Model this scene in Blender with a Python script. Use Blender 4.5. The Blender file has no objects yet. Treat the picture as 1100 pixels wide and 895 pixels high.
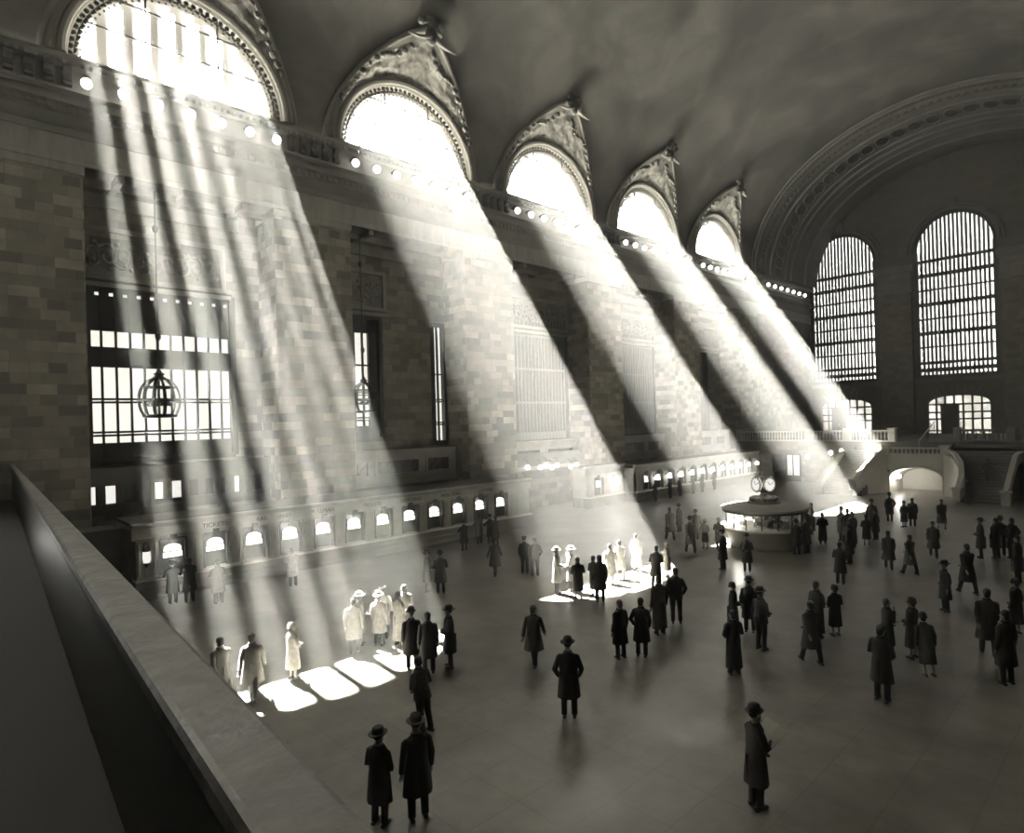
import bpy, bmesh, math, random
from mathutils import Vector, Matrix

# ------------------------------------------------------------------ camera, sky, sun, exposure
SC = bpy.context.scene
COL = SC.collection
PI = math.pi
random.seed(7)

YAW, PITCH, ROLL = 0.7706574, 0.0038976, -0.0288953
CAM_H = 6.7
def cam_axes():
    cy, sy = math.cos(YAW), math.sin(YAW)
    r = Vector((cy, sy, 0)); f = Vector((-sy, cy, 0)); u = Vector((0, 0, 1))
    cp, sp = math.cos(PITCH), math.sin(PITCH)
    f2 = cp * f + sp * u; u2 = cp * u - sp * f
    cr, sr = math.cos(ROLL), math.sin(ROLL)
    return cr * r + sr * u2, cr * u2 - sr * r, f2
cr_, cu_, cf_ = cam_axes()
cam_data = bpy.data.cameras.new('camera')
cam_data.sensor_width = 36.0
cam_data.lens = 669.21 * 36.0 / 1100.0
cam_data.shift_x = (550.0 - 606.16) / 1100.0
cam_data.shift_y = (448.89 - 447.5) / 1100.0
cam_data.clip_start = 0.05
cam_data.clip_end = 4000
cam = bpy.data.objects.new('camera', cam_data)
COL.objects.link(cam)
m4 = Matrix((cr_, cu_, -cf_)).transposed().to_4x4()
m4.translation = Vector((0, 0, CAM_H))
cam.matrix_world = m4
SC.camera = cam

SKY_STRENGTH = 1.25
SUN_STRENGTH = 1750.0
HAZE_DENSITY = 0.0066
EXPOSURE = 0.0

world = bpy.data.worlds.new('sky')
SC.world = world
world.use_nodes = True
wn = world.node_tree
wn.nodes['Background'].inputs['Color'].default_value = (1.0, 0.985, 0.915, 1)
wn.nodes['Background'].inputs['Strength'].default_value = SKY_STRENGTH

sun_dir = Vector((0.69, -0.042, -1.0)).normalized()
sd = bpy.data.lights.new('sun', 'SUN')
sd.energy = SUN_STRENGTH
sd.angle = math.radians(0.7)
sd.color = (1.0, 0.985, 0.905)
sun = bpy.data.objects.new('sun', sd)
COL.objects.link(sun)
sun.rotation_euler = (-sun_dir).to_track_quat('Z', 'Y').to_euler()
sun.location = (-60, 30, 60)

SC.view_settings.view_transform = 'Standard'
SC.view_settings.look = 'None'
SC.view_settings.exposure = EXPOSURE
SC.view_settings.gamma = 1.0
SC.view_settings.use_curve_mapping = False
SC.cycles.use_denoising = True
SC.cycles.max_bounces = 8
SC.cycles.diffuse_bounces = 4
SC.cycles.glossy_bounces = 3
SC.cycles.transmission_bounces = 4
SC.cycles.transparent_max_bounces = 12
SC.cycles.volume_bounces = 0
SC.cycles.sample_clamp_indirect = 6.0
SC.cycles.caustics_reflective = False
SC.cycles.caustics_refractive = False

# ------------------------------------------------------------------ mesh builder
class MB:
    def __init__(self, T=None):
        self.v = []; self.f = []; self.T = T
    def add(self, vs, fs):
        o = len(self.v)
        for p in vs:
            self.v.append(self.T(*p) if self.T else tuple(p))
        for f in fs:
            self.f.append(tuple(i + o for i in f))
        return self
    def quad(self, a, b, c, d):
        return self.add([a, b, c, d], [(0, 1, 2, 3)])
    def box(self, x0, x1, y0, y1, z0, z1):
        vs = [(x, y, z) for x in (x0, x1) for y in (y0, y1) for z in (z0, z1)]
        return self.add(vs, [(0, 1, 3, 2), (4, 6, 7, 5), (0, 4, 5, 1), (2, 3, 7, 6), (0, 2, 6, 4), (1, 5, 7, 3)])
    def bevbox(self, x0, x1, y0, y1, z0, z1, b):
        # box with chamfered vertical and top edges
        def ring(d, z): 
            return [(x0 + d + b, y0 + d, z), (x1 - d - b, y0 + d, z), (x1 - d, y0 + d + b, z), (x1 - d, y1 - d - b, z),
                    (x1 - d - b, y1 - d, z), (x0 + d + b, y1 - d, z), (x0 + d, y1 - d - b, z), (x0 + d, y0 + d + b, z)]
        vs = ring(0, z0) + ring(0, z1 - b) + ring(b * .7, z1)
        fs = [tuple(range(7, -1, -1)), tuple(range(16, 24))]
        for k in range(2):
            for i in range(8):
                j = (i + 1) % 8
                fs.append((k * 8 + i, k * 8 + j, k * 8 + 8 + j, k * 8 + 8 + i))
        return self.add(vs, fs)
    def prism(self, poly, fn, t0, t1, cap=True):
        # poly: 2-D points; fn(u, v, t) -> xyz
        n = len(poly)
        vs = [fn(u, v, t0) for u, v in poly] + [fn(u, v, t1) for u, v in poly]
        fs = [(i, (i + 1) % n, n + (i + 1) % n, n + i) for i in range(n)]
        if cap:
            fs += [tuple(range(n - 1, -1, -1)), tuple(range(n, 2 * n))]
        return self.add(vs, fs)
    def lathe(self, prof, c=(0, 0, 0), n=24, ax='z', a0=0.0, a1=2 * PI, sx=1.0, sy=1.0):
        full = abs(a1 - a0 - 2 * PI) < 1e-6
        m = n if full else n + 1
        vs = []
        for r, h in prof:
            for i in range(m):
                a = a0 + (a1 - a0) * i / n
                p = (r * math.cos(a) * sx, r * math.sin(a) * sy, h)
                if ax == 'x': p = (p[2], p[0], p[1])
                if ax == 'y': p = (p[0], p[2], p[1])
                vs.append((p[0] + c[0], p[1] + c[1], p[2] + c[2]))
        fs = []
        for k in range(len(prof) - 1):
            for i in range(n):
                j = (i + 1) % m
                fs.append((k * m + i, k * m + j, (k + 1) * m + j, (k + 1) * m + i))
        if full and prof[0][0] > 1e-5: fs.append(tuple(range(m - 1, -1, -1)))
        if full and prof[-1][0] > 1e-5: fs.append(tuple((len(prof) - 1) * m + i for i in range(m)))
        return self.add(vs, fs)
    def sphere(self, c, r, n=12, k=8, s=(1, 1, 1)):
        pr = [(max(1e-6, math.sin(PI * i / k)), -math.cos(PI * i / k)) for i in range(k + 1)]
        vs = []
        for q, h in pr:
            for i in range(n):
                a = 2 * PI * i / n
                vs.append((c[0] + r * q * math.cos(a) * s[0], c[1] + r * q * math.sin(a) * s[1], c[2] + r * h * s[2]))
        fs = [(j * n + i, j * n + (i + 1) % n, (j + 1) * n + (i + 1) % n, (j + 1) * n + i) for j in range(k) for i in range(n)]
        return self.add(vs, fs)
    def tube(self, pts, rad, n=8, flat=1.0, cap=True, closed=False):
        pts = [Vector(p) for p in pts]
        m = len(pts)
        rads = rad if isinstance(rad, (list, tuple)) else [rad] * m
        vs = []
        ref = None
        for i, p in enumerate(pts):
            if closed:
                t = pts[(i + 1) % m] - pts[i - 1]
            else:
                t = (pts[min(i + 1, m - 1)] - pts[max(i - 1, 0)])
            t = t.normalized() if t.length > 1e-9 else Vector((0, 0, 1))
            if ref is None:
                ref = Vector((0, 0, 1)) if abs(t.z) < .9 else Vector((1, 0, 0))
            s = t.cross(ref).normalized(); ref2 = s.cross(t).normalized(); ref = ref2
            for j in range(n):
                a = 2 * PI * j / n
                vs.append(p + rads[i] * (math.cos(a) * s + math.sin(a) * flat * ref2))
        fs = []
        for i in range(m if closed else m - 1):
            i2 = (i + 1) % m
            for j in range(n):
                fs.append((i * n + j, i * n + (j + 1) % n, i2 * n + (j + 1) % n, i2 * n + j))
        if cap and not closed:
            fs += [tuple(range(n - 1, -1, -1)), tuple((m - 1) * n + j for j in range(n))]
        return self.add(vs, fs)
    def grid(self, rows):
        n = len(rows[0]); vs = [p for r in rows for p in r]
        fs = [(i * n + j, i * n + j + 1, (i + 1) * n + j + 1, (i + 1) * n + j) for i in range(len(rows) - 1) for j in range(n - 1)]
        return self.add(vs, fs)
    def build(self, name, mat=None, parent=None, smooth=False, mats=None):
        me = bpy.data.meshes.new(name)
        off = Vector((0, 0, 0))
        if parent is not None and getattr(self, 'world', True):
            off = world_loc(parent)
        me.from_pydata([tuple(Vector(p) - off) for p in self.v], [], self.f)
        bm = bmesh.new(); bm.from_mesh(me)
        bmesh.ops.remove_doubles(bm, verts=bm.verts, dist=1e-5)
        bmesh.ops.recalc_face_normals(bm, faces=bm.faces)
        bm.to_mesh(me); bm.free()
        if smooth:
            for p in me.polygons: p.use_smooth = True
            if smooth is not True:
                me.set_sharp_from_angle(angle=smooth)
        o = bpy.data.objects.new(name, me)
        if mat is not None: me.materials.append(mat)
        COL.objects.link(o)
        if parent is not None: o.parent = parent
        return o

LOC = {}
def world_loc(o):
    v = Vector((0, 0, 0))
    while o is not None:
        v += o.location; o = o.parent
    return v
def L():
    m = MB(); m.world = False; return m
def thing(name, label, cat, loc=(0, 0, 0), rz=0.0, group=None, kind=None):
    o = bpy.data.objects.new(name, None)
    o.empty_display_size = .2
    COL.objects.link(o)
    o.location = loc; o.rotation_euler = (0, 0, rz)
    o['label'] = label; o['category'] = cat
    if group: o['group'] = group
    if kind: o['kind'] = kind
    return o
def tag(o, label=None, cat=None, group=None, kind=None):
    if label: o['label'] = label
    if cat: o['category'] = cat
    if group: o['group'] = group
    if kind: o['kind'] = kind
    return o
def struct(o, label=None, cat=None):
    o['kind'] = 'structure'
    if label: o['label'] = label
    if cat: o['category'] = cat
    return o
def copy_tree(o, parent=None):
    c = o.copy(); COL.objects.link(c)
    if parent is not None: c.parent = parent
    for ch in o.children: copy_tree(ch, c)
    return c

# ------------------------------------------------------------------ materials
def mat_base(name):
    m = bpy.data.materials.new(name); m.use_nodes = True
    nt = m.node_tree; b = nt.nodes['Principled BSDF']
    return m, nt, b
WARM = (1.0, 0.967, 0.885)
def col(v, w=1.0):
    return (v * (1 + (WARM[0] - 1) * w), v * (1 + (WARM[1] - 1) * w), v * (1 + (WARM[2] - 1) * w), 1)
def plain(name, v, rough=.7, metal=0.0, spec=.3):
    m, nt, b = mat_base(name)
    b.inputs['Base Color'].default_value = col(v)
    b.inputs['Roughness'].default_value = rough
    b.inputs['Metallic'].default_value = metal
    b.inputs['Specular IOR Level'].default_value = spec
    return m
def ramp(nt, stops):
    r = nt.nodes.new('ShaderNodeValToRGB')
    e = r.color_ramp.elements
    e[0].position, e[0].color = stops[0][0], col(stops[0][1])
    e[1].position, e[1].color = stops[-1][0], col(stops[-1][1])
    for p, v in stops[1:-1]:
        x = e.new(p); x.color = col(v)
    return r
def noisy(name, stops, scale=1.0, detail=6, rough=.7, bump=0.0, spec=.3, bscale=None, dist=0.0, stretch=None):
    m, nt, b = mat_base(name)
    g = nt.nodes.new('ShaderNodeNewGeometry')
    vec = g.outputs['Position']
    if stretch:
        mp = nt.nodes.new('ShaderNodeMapping'); mp.inputs['Scale'].default_value = stretch
        nt.links.new(vec, mp.inputs['Vector']); vec = mp.outputs['Vector']
    n = nt.nodes.new('ShaderNodeTexNoise')
    n.inputs['Scale'].default_value = scale; n.inputs['Detail'].default_value = detail
    n.inputs['Distortion'].default_value = dist
    nt.links.new(vec, n.inputs['Vector'])
    r = ramp(nt, stops)
    nt.links.new(n.outputs['Fac'], r.inputs['Fac']); nt.links.new(r.outputs['Color'], b.inputs['Base Color'])
    b.inputs['Roughness'].default_value = rough
    b.inputs['Specular IOR Level'].default_value = spec
    if bump:
        n2 = nt.nodes.new('ShaderNodeTexNoise'); n2.inputs['Scale'].default_value = bscale or scale * 6
        n2.inputs['Detail'].default_value = 5
        nt.links.new(vec, n2.inputs['Vector'])
        bp = nt.nodes.new('ShaderNodeBump'); bp.inputs['Strength'].default_value = bump
        bp.inputs['Distance'].default_value = .1
        nt.links.new(n2.outputs['Fac'], bp.inputs['Height']); nt.links.new(bp.outputs['Normal'], b.inputs['Normal'])
    return m
def blocks(name, c1, c2, mortar, bw=1.15, rh=.52, rough=.75, msize=.012, bias=0.0):
    # coursed stone blocks laid in world metres on any upright face
    m, nt, b = mat_base(name)
    g = nt.nodes.new('ShaderNodeNewGeometry')
    sp = nt.nodes.new('ShaderNodeSeparateXYZ'); sn = nt.nodes.new('ShaderNodeSeparateXYZ')
    nt.links.new(g.outputs['Position'], sp.inputs[0]); nt.links.new(g.outputs['True Normal'], sn.inputs[0])
    ab = nt.nodes.new('ShaderNodeMath'); ab.operation = 'ABSOLUTE'; nt.links.new(sn.outputs['X'], ab.inputs[0])
    gt = nt.nodes.new('ShaderNodeMath'); gt.operation = 'GREATER_THAN'; gt.inputs[1].default_value = .6
    nt.links.new(ab.outputs[0], gt.inputs[0])
    mx = nt.nodes.new('ShaderNodeMix'); mx.data_type = 'FLOAT'
    nt.links.new(gt.outputs[0], mx.inputs[0]); nt.links.new(sp.outputs['X'], mx.inputs[2]); nt.links.new(sp.outputs['Y'], mx.inputs[3])
    cb = nt.nodes.new('ShaderNodeCombineXYZ')
    nt.links.new(mx.outputs[0], cb.inputs['X']); nt.links.new(sp.outputs['Z'], cb.inputs['Y'])
    br = nt.nodes.new('ShaderNodeTexBrick')
    br.offset = .5; br.offset_frequency = 2; br.squash = .62; br.squash_frequency = 3
    br.inputs['Scale'].default_value = 1.0
    br.inputs['Brick Width'].default_value = bw; br.inputs['Row Height'].default_value = rh
    br.inputs['Mortar Size'].default_value = msize
    br.inputs['Bias'].default_value = bias
    br.inputs['Color1'].default_value = col(c1); br.inputs['Color2'].default_value = col(c2); br.inputs['Mortar'].default_value = col(mortar)
    nt.links.new(cb.outputs[0], br.inputs['Vector'])
    n = nt.nodes.new('ShaderNodeTexNoise'); n.inputs['Scale'].default_value = 1.3; n.inputs['Detail'].default_value = 7
    nt.links.new(g.outputs['Position'], n.inputs['Vector'])
    rp = ramp(nt, [(.3, .62), (.7, 1.0)])
    nt.links.new(n.outputs['Fac'], rp.inputs['Fac'])
    mm = nt.nodes.new('ShaderNodeMix'); mm.data_type = 'RGBA'; mm.blend_type = 'MULTIPLY'; mm.inputs[0].default_value = 1
    nt.links.new(br.outputs['Color'], mm.inputs[6]); nt.links.new(rp.outputs['Color'], mm.inputs[7])
    nt.links.new(mm.outputs[2], b.inputs['Base Color'])
    b.inputs['Roughness'].default_value = rough; b.inputs['Specular IOR Level'].default_value = .25
    return m
def emit(name, v, strength=1.0):
    m = bpy.data.materials.new(name); m.use_nodes = True
    nt = m.node_tree; nt.nodes.remove(nt.nodes['Principled BSDF'])
    e = nt.nodes.new('ShaderNodeEmission'); e.inputs['Color'].default_value = col(v); e.inputs['Strength'].default_value = strength
    nt.links.new(e.outputs[0], nt.nodes['Material Output'].inputs['Surface'])
    return m
def glazing(name, frost, v=.85):
    # window glass: partly clear, partly clouded with dust so that daylight makes it glow
    m = bpy.data.materials.new(name); m.use_nodes = True
    nt = m.node_tree; nt.nodes.remove(nt.nodes['Principled BSDF'])
    t = nt.nodes.new('ShaderNodeBsdfTransparent'); d = nt.nodes.new('ShaderNodeBsdfTranslucent')
    t.inputs['Color'].default_value = (.96, .96, .95, 1)
    d.inputs['Color'].default_value = col(v)
    g = nt.nodes.new('ShaderNodeNewGeometry'); n = nt.nodes.new('ShaderNodeTexNoise')
    n.inputs['Scale'].default_value = .6; n.inputs['Detail'].default_value = 4
    nt.links.new(g.outputs['Position'], n.inputs['Vector'])
    mr = nt.nodes.new('ShaderNodeMapRange'); mr.inputs['From Min'].default_value = .3; mr.inputs['From Max'].default_value = .7
    mr.inputs['To Min'].default_value = frost * .8; mr.inputs['To Max'].default_value = frost * 1.2
    nt.links.new(n.outputs['Fac'], mr.inputs['Value'])
    mx = nt.nodes.new('ShaderNodeMixShader')
    nt.links.new(mr.outputs[0], mx.inputs[0]); nt.links.new(t.outputs[0], mx.inputs[1]); nt.links.new(d.outputs[0], mx.inputs[2])
    nt.links.new(mx.outputs[0], nt.nodes['Material Output'].inputs['Surface'])
    return m

M = {}
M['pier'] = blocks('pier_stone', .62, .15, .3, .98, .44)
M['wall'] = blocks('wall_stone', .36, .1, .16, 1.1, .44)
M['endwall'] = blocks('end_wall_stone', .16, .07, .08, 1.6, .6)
M['band'] = noisy('limestone_band', [(.3, .5), (.7, .68)], 1.1, 6, .7, stretch=(1, 3, .5))
M['trim'] = noisy('limestone_trim', [(.3, .22), (.7, .36)], .8, 6, .7)
M['booth'] = noisy('booth_marble', [(.3, .42), (.7, .6)], 1.6, 6, .5)
M['darkstone'] = noisy('dark_stone', [(.3, .07), (.7, .14)], 1.0, 6, .7)
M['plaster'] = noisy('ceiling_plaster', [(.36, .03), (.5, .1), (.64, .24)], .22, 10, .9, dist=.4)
M['ornament'] = noisy('ornament_plaster', [(.36, .06), (.5, .38), (.62, .7)], 1.5, 8, .8, bump=.8, bscale=4, dist=1.2)
M['rib'] = noisy('rib_plaster', [(.3, .3), (.7, .46)], .8, 5, .8)
M['arch'] = noisy('arch_plaster', [(.3, .15), (.7, .28)], .7, 6, .85)
M['iron'] = plain('dark_iron', .018, .55, .0, .3)
M['bronze'] = plain('dark_bronze', .045, .4, .6)
M['brass'] = plain('brass', .42, .3, .9)
M['lunette_glass'] = glazing('dusty_glass', .42)
M['end_glass'] = glazing('end_window_glass', .12)
M['dimming_glass'] = glazing('dimming_glass', .05)
M['dimming_glass'].node_tree.nodes['Transparent BSDF'].inputs['Color'].default_value = (.42, .415, .39, 1)  # glass darkened to cut the daylight from the unseen right windows
M['door_glass'] = glazing('door_glass', .05)
M['door_glass'].node_tree.nodes['Transparent BSDF'].inputs['Color'].default_value = (.5, .49, .46, 1)
M['clear_glass'] = glazing('clear_glass', .05)
M['stair'] = noisy('stair_marble', [(.3, .7), (.7, .82)], 1.2, 6, .55)
M['step'] = noisy('step_stone', [(.3, .06), (.7, .11)], 1.5, 5, .6)
M['bulb'] = emit('lit_bulb', 1.0, 7.0)
M['signlight'] = emit('lit_sign', 1.0, 3.0)
M['roofbulb'] = emit('small_bulb', 1.0, 14.0)
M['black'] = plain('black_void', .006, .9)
M['parapet'] = noisy('parapet_marble', [(.25, .06), (.5, .13), (.75, .24)], 2.2, 9, .42, bump=.15, bscale=9, dist=1.0)
M['ink'] = plain('dark_lettering', .05, .7)
M['paper'] = plain('white_paper', .8, .8)

def floor_material():
    m, nt, b = mat_base('marble_floor')
    g = nt.nodes.new('ShaderNodeNewGeometry')
    n = nt.nodes.new('ShaderNodeTexNoise'); n.inputs['Scale'].default_value = .5; n.inputs['Detail'].default_value = 5; n.inputs['Roughness'].default_value = .6
    nt.links.new(g.outputs['Position'], n.inputs['Vector'])
    r = ramp(nt, [(.28, .11), (.5, .215), (.72, .35)])
    nt.links.new(n.outputs['Fac'], r.inputs['Fac'])
    br = nt.nodes.new('ShaderNodeTexBrick'); br.offset = 0.0; br.squash = 1.0
    br.inputs['Scale'].default_value = 1.0; br.inputs['Brick Width'].default_value = 1.2; br.inputs['Row Height'].default_value = 1.2
    br.inputs['Mortar Size'].default_value = .012
    br.inputs['Color1'].default_value = col(1.0); br.inputs['Color2'].default_value = col(.82); br.inputs['Mortar'].default_value = col(.5)
    nt.links.new(g.outputs['Position'], br.inputs['Vector'])
    mm = nt.nodes.new('ShaderNodeMix'); mm.data_type = 'RGBA'; mm.blend_type = 'MULTIPLY'; mm.inputs[0].default_value = .6
    nt.links.new(r.outputs['Color'], mm.inputs[6]); nt.links.new(br.outputs['Color'], mm.inputs[7])
    nt.links.new(mm.outputs[2], b.inputs['Base Color'])
    r2 = ramp(nt, [(.3, .3), (.7, .42)])
    nt.links.new(n.outputs['Fac'], r2.inputs['Fac']); nt.links.new(r2.outputs['Color'], b.inputs['Roughness'])
    b.inputs['Specular IOR Level'].default_value = .45
    return m
M['floor'] = floor_material()

# ------------------------------------------------------------------ plan of the hall (metres; camera stands at x = 0, y = 0)
XL = -33.0                       # face of the left piers
XB = -35.45                      # back wall of the bays
XR = 2.6                         # right wall
YN, YF = -9.0, 80.0              # near and far walls
YA = 65.0                        # mouth of the end arch
LUN = [8.9, 21.0, 33.1, 45.2, 57.3]
PIERS = [2.85, 14.95, 27.05, 39.15, 51.25, 63.35]
PW = 2.1                         # half width of a pier
VX, VZ, VA, VB = -15.3, 22.7, 17.9, 13.3      # the vault's ellipse
XW = -32.9                       # plane of the lunette windows
LR = 4.45                        # radius of a lunette

def wall_mesh(mb, T, u0, u1, v0, v1, holes, depth, n=20):
    """upright wall with openings; T(u, v, w): w = 0 front, w = depth back; hole = (a, b, sill, top(u))"""
    def q(a, b, c, d): mb.quad(T(*a), T(*b), T(*c), T(*d))
    u = u0
    for a, b, s, top in sorted(holes, key=lambda h: h[0]):
        for w in (0, depth):
            q((u, v0, w), (a, v0, w), (a, v1, w), (u, v1, w))
            if s > v0: q((a, v0, w), (b, v0, w), (b, s, w), (a, s, w))
        us = [a + (b - a) * (1 - math.cos(PI * i / n)) / 2 for i in range(n + 1)]
        for i in range(n):
            p, r = us[i], us[i + 1]
            for w in (0, depth):
                q((p, top(p), w), (r, top(r), w), (r, v1, w), (p, v1, w))
            q((p, top(p), 0), (r, top(r), 0), (r, top(r), depth), (p, top(p), depth))
        q((a, s, 0), (a, top(a), 0), (a, top(a), depth), (a, s, depth))
        q((b, s, 0), (b, top(b), 0), (b, top(b), depth), (b, s, depth))
        if s > v0: q((a, s, 0), (b, s, 0), (b, s, depth), (a, s, depth))
        u = b
    for w in (0, depth):
        q((u, v0, w), (u1, v0, w), (u1, v1, w), (u, v1, w))
    q((u0, v1, 0), (u1, v1, 0), (u1, v1, depth), (u0, v1, depth))
    q((u0, v0, 0), (u0, v1, 0), (u0, v1, depth), (u0, v0, depth))
    q((u1, v0, 0), (u1, v1, 0), (u1, v1, depth), (u1, v0, depth))
def flat(z): return lambda u: z
def arch(uc, hw, spring, rise=None):
    rise = hw if rise is None else rise
    return lambda u: spring + rise * math.sqrt(max(0.0, 1 - ((u - uc) / hw) ** 2))

# ---- floor
mb = MB(); mb.box(-42, 6, -12, 84, -.4, 0)
struct(mb.build('floor', M['floor']), 'wide marble concourse floor', 'floor')

# ---- left wall behind the piers, with its window openings
BAYWIN = [(5.3, 11.5, 5.4, 13.7), (15.6, 20.1, 5.85, 13.45), (23.95, 24.95, 5.45, 13.4), (30.4, 36.9, 5.15, 15.2), (43.2, 49.1, 5.15, 15.2), (57.2, 58.7, 5.2, 14.2)]
mb = MB()
TL = lambda u, v, w: (XB - w, u, v)
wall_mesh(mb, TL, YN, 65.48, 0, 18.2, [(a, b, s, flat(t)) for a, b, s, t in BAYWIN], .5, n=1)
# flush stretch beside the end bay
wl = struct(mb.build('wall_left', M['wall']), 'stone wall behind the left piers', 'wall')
mb = MB(); mb.box(XB - .5, XL, 65.56, YF + .4, 0, 22.6)
struct(mb.build('wall_left_end', M['wall']), 'plain stretch of the left wall beside the balcony', 'wall')
# upper band wall above the bays (between the beam and the cornice)
mb = MB(); mb.box(XL - .6, XL - .05, YN, 66, 18.1, 22.6)
mb.box(XB - .5, XL - .1, YN, 66, 18.1, 18.4)
for yc in LUN:      # coffer ribs under the beam
    for d in (-2.6, 0, 2.6):
        mb.box(XB, XL - .1, yc + d - .14, yc + d + .14, 17.8, 18.1)
    mb.box(XB + .9, XB + 1.15, yc - 4, yc + 4, 17.8, 18.1)
struct(mb.build('trim_1', M['trim']), 'coffered beam spanning the left bays', 'beam')

def extr(mb, prof, y0, y1):
    mb.prism(prof, lambda u, v, t: (u, t, v), y0, y1)
# light stone band
mb = MB(); extr(mb, [(-33.6, 18.1), (-32.9, 18.1), (-32.9, 18.3), (-32.95, 18.35), (-32.95, 19.25), (-33.6, 19.25)], YN, YF)
struct(mb.build('trim_2', M['band']), 'pale stone band running above the piers', 'trim')
# cornice
mb = MB()
extr(mb, [(-33.6, 19.25), (-32.85, 19.25), (-32.75, 19.5), (-32.98, 19.55), (-32.98, 20.15), (-32.85, 20.2), (-32.85, 20.45), (-32.68, 20.55),
          (-32.68, 20.7), (-32.95, 20.8), (-32.95, 21.0), (-32.7, 21.1), (-32.7, 21.22), (-32.95, 21.25), (-32.95, 22.1), (-32.7, 22.2), (-32.55, 22.4), (-32.55, 22.55), (-33.6, 22.6)], YN, YF)
y = YN + .2
while y < 79.5:
    mb.box(-32.86, -32.72, y, y + .16, 20.22, 20.44); y += .34       # dentils
y = YN + .1
while y < 79.5:
    mb.box(-32.7, -32.58, y, y + .12, 22.12, 22.3); y += .3
struct(mb.build('trim_3', M['trim']), 'dentilled cornice under the lunette windows', 'cornice')
# consoles of the cornice, between the lamps
from mathutils import noise as NZ
mb = MB()
y = YN + .3
while y < 79.2:
    near = min(abs(y - c) for c in [-3.2] + LUN + [71.0])
    if near > 4.3:
        mb.prism([(-32.96, 21.28), (-32.68, 21.34), (-32.66, 21.46), (-32.8, 21.6), (-32.84, 21.8), (-32.66, 21.95), (-32.62, 22.08), (-32.96, 22.1)],
                 lambda u, v, t: (u, t, v), y, y + .3)
    y += .62
struct(mb.build('trim_4', M['darkstone']), 'dark scrolled brackets of the cornice between the lamp rows', 'trim')

# outside the left bay windows: slab added to block sun, walls added to darken the far ones
mb = MB(); mb.box(-46, XB - .55, YN - 2, 68, 16.0, 16.3)
struct(mb.build('sun_block_roof', M['darkstone']), 'unseen roof slab added to keep sun out of the left bay windows', 'ceiling')
mb = MB(); mb.box(-38.2, -38, 27.2, 68, -.3, 16); mb.box(-38, XB - .5, 27.0, 27.2, -.3, 16)
mb.box(-46, XB - .5, YN - 2, 27.2, -.3, 4.6)
struct(mb.build('window_darkening_wall', M['darkstone']), 'dark wall added behind the far left windows to keep them dark', 'wall')

# ---- piers
PIER_LAB = {1: 'stone pier at the left edge of the bay with the hanging globe lantern',
            2: 'broad stone pier rising behind the far end of the near ticket booth',
            3: 'stone pier rising beside the near end of the far ticket booth',
            4: 'narrower looking stone pier rising behind the middle of the far ticket booth',
            5: 'stone pier nearest to the end arch, beside the balcony',
            0: 'stone pier beyond the left edge of the near grille window'}
for i, yc in enumerate(PIERS):
    t = thing('stone_pier', PIER_LAB[i], 'pier', (XL - 1.2, yc, 0), group='stone piers along the left wall')
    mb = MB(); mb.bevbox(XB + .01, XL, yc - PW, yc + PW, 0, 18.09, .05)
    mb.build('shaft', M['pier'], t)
    mb = MB(); mb.box(XB + .01, XL + .08, yc - PW - .08, yc + PW + .08, 0, .5)
    mb.build('plinth', M['trim'], t)
    mb = MB(); mb.box(XB + .01, XL + .05, yc - PW - .05, yc + PW + .05, 17.75, 18.09)
    mb.build('capital', M['band'], t)

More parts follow.
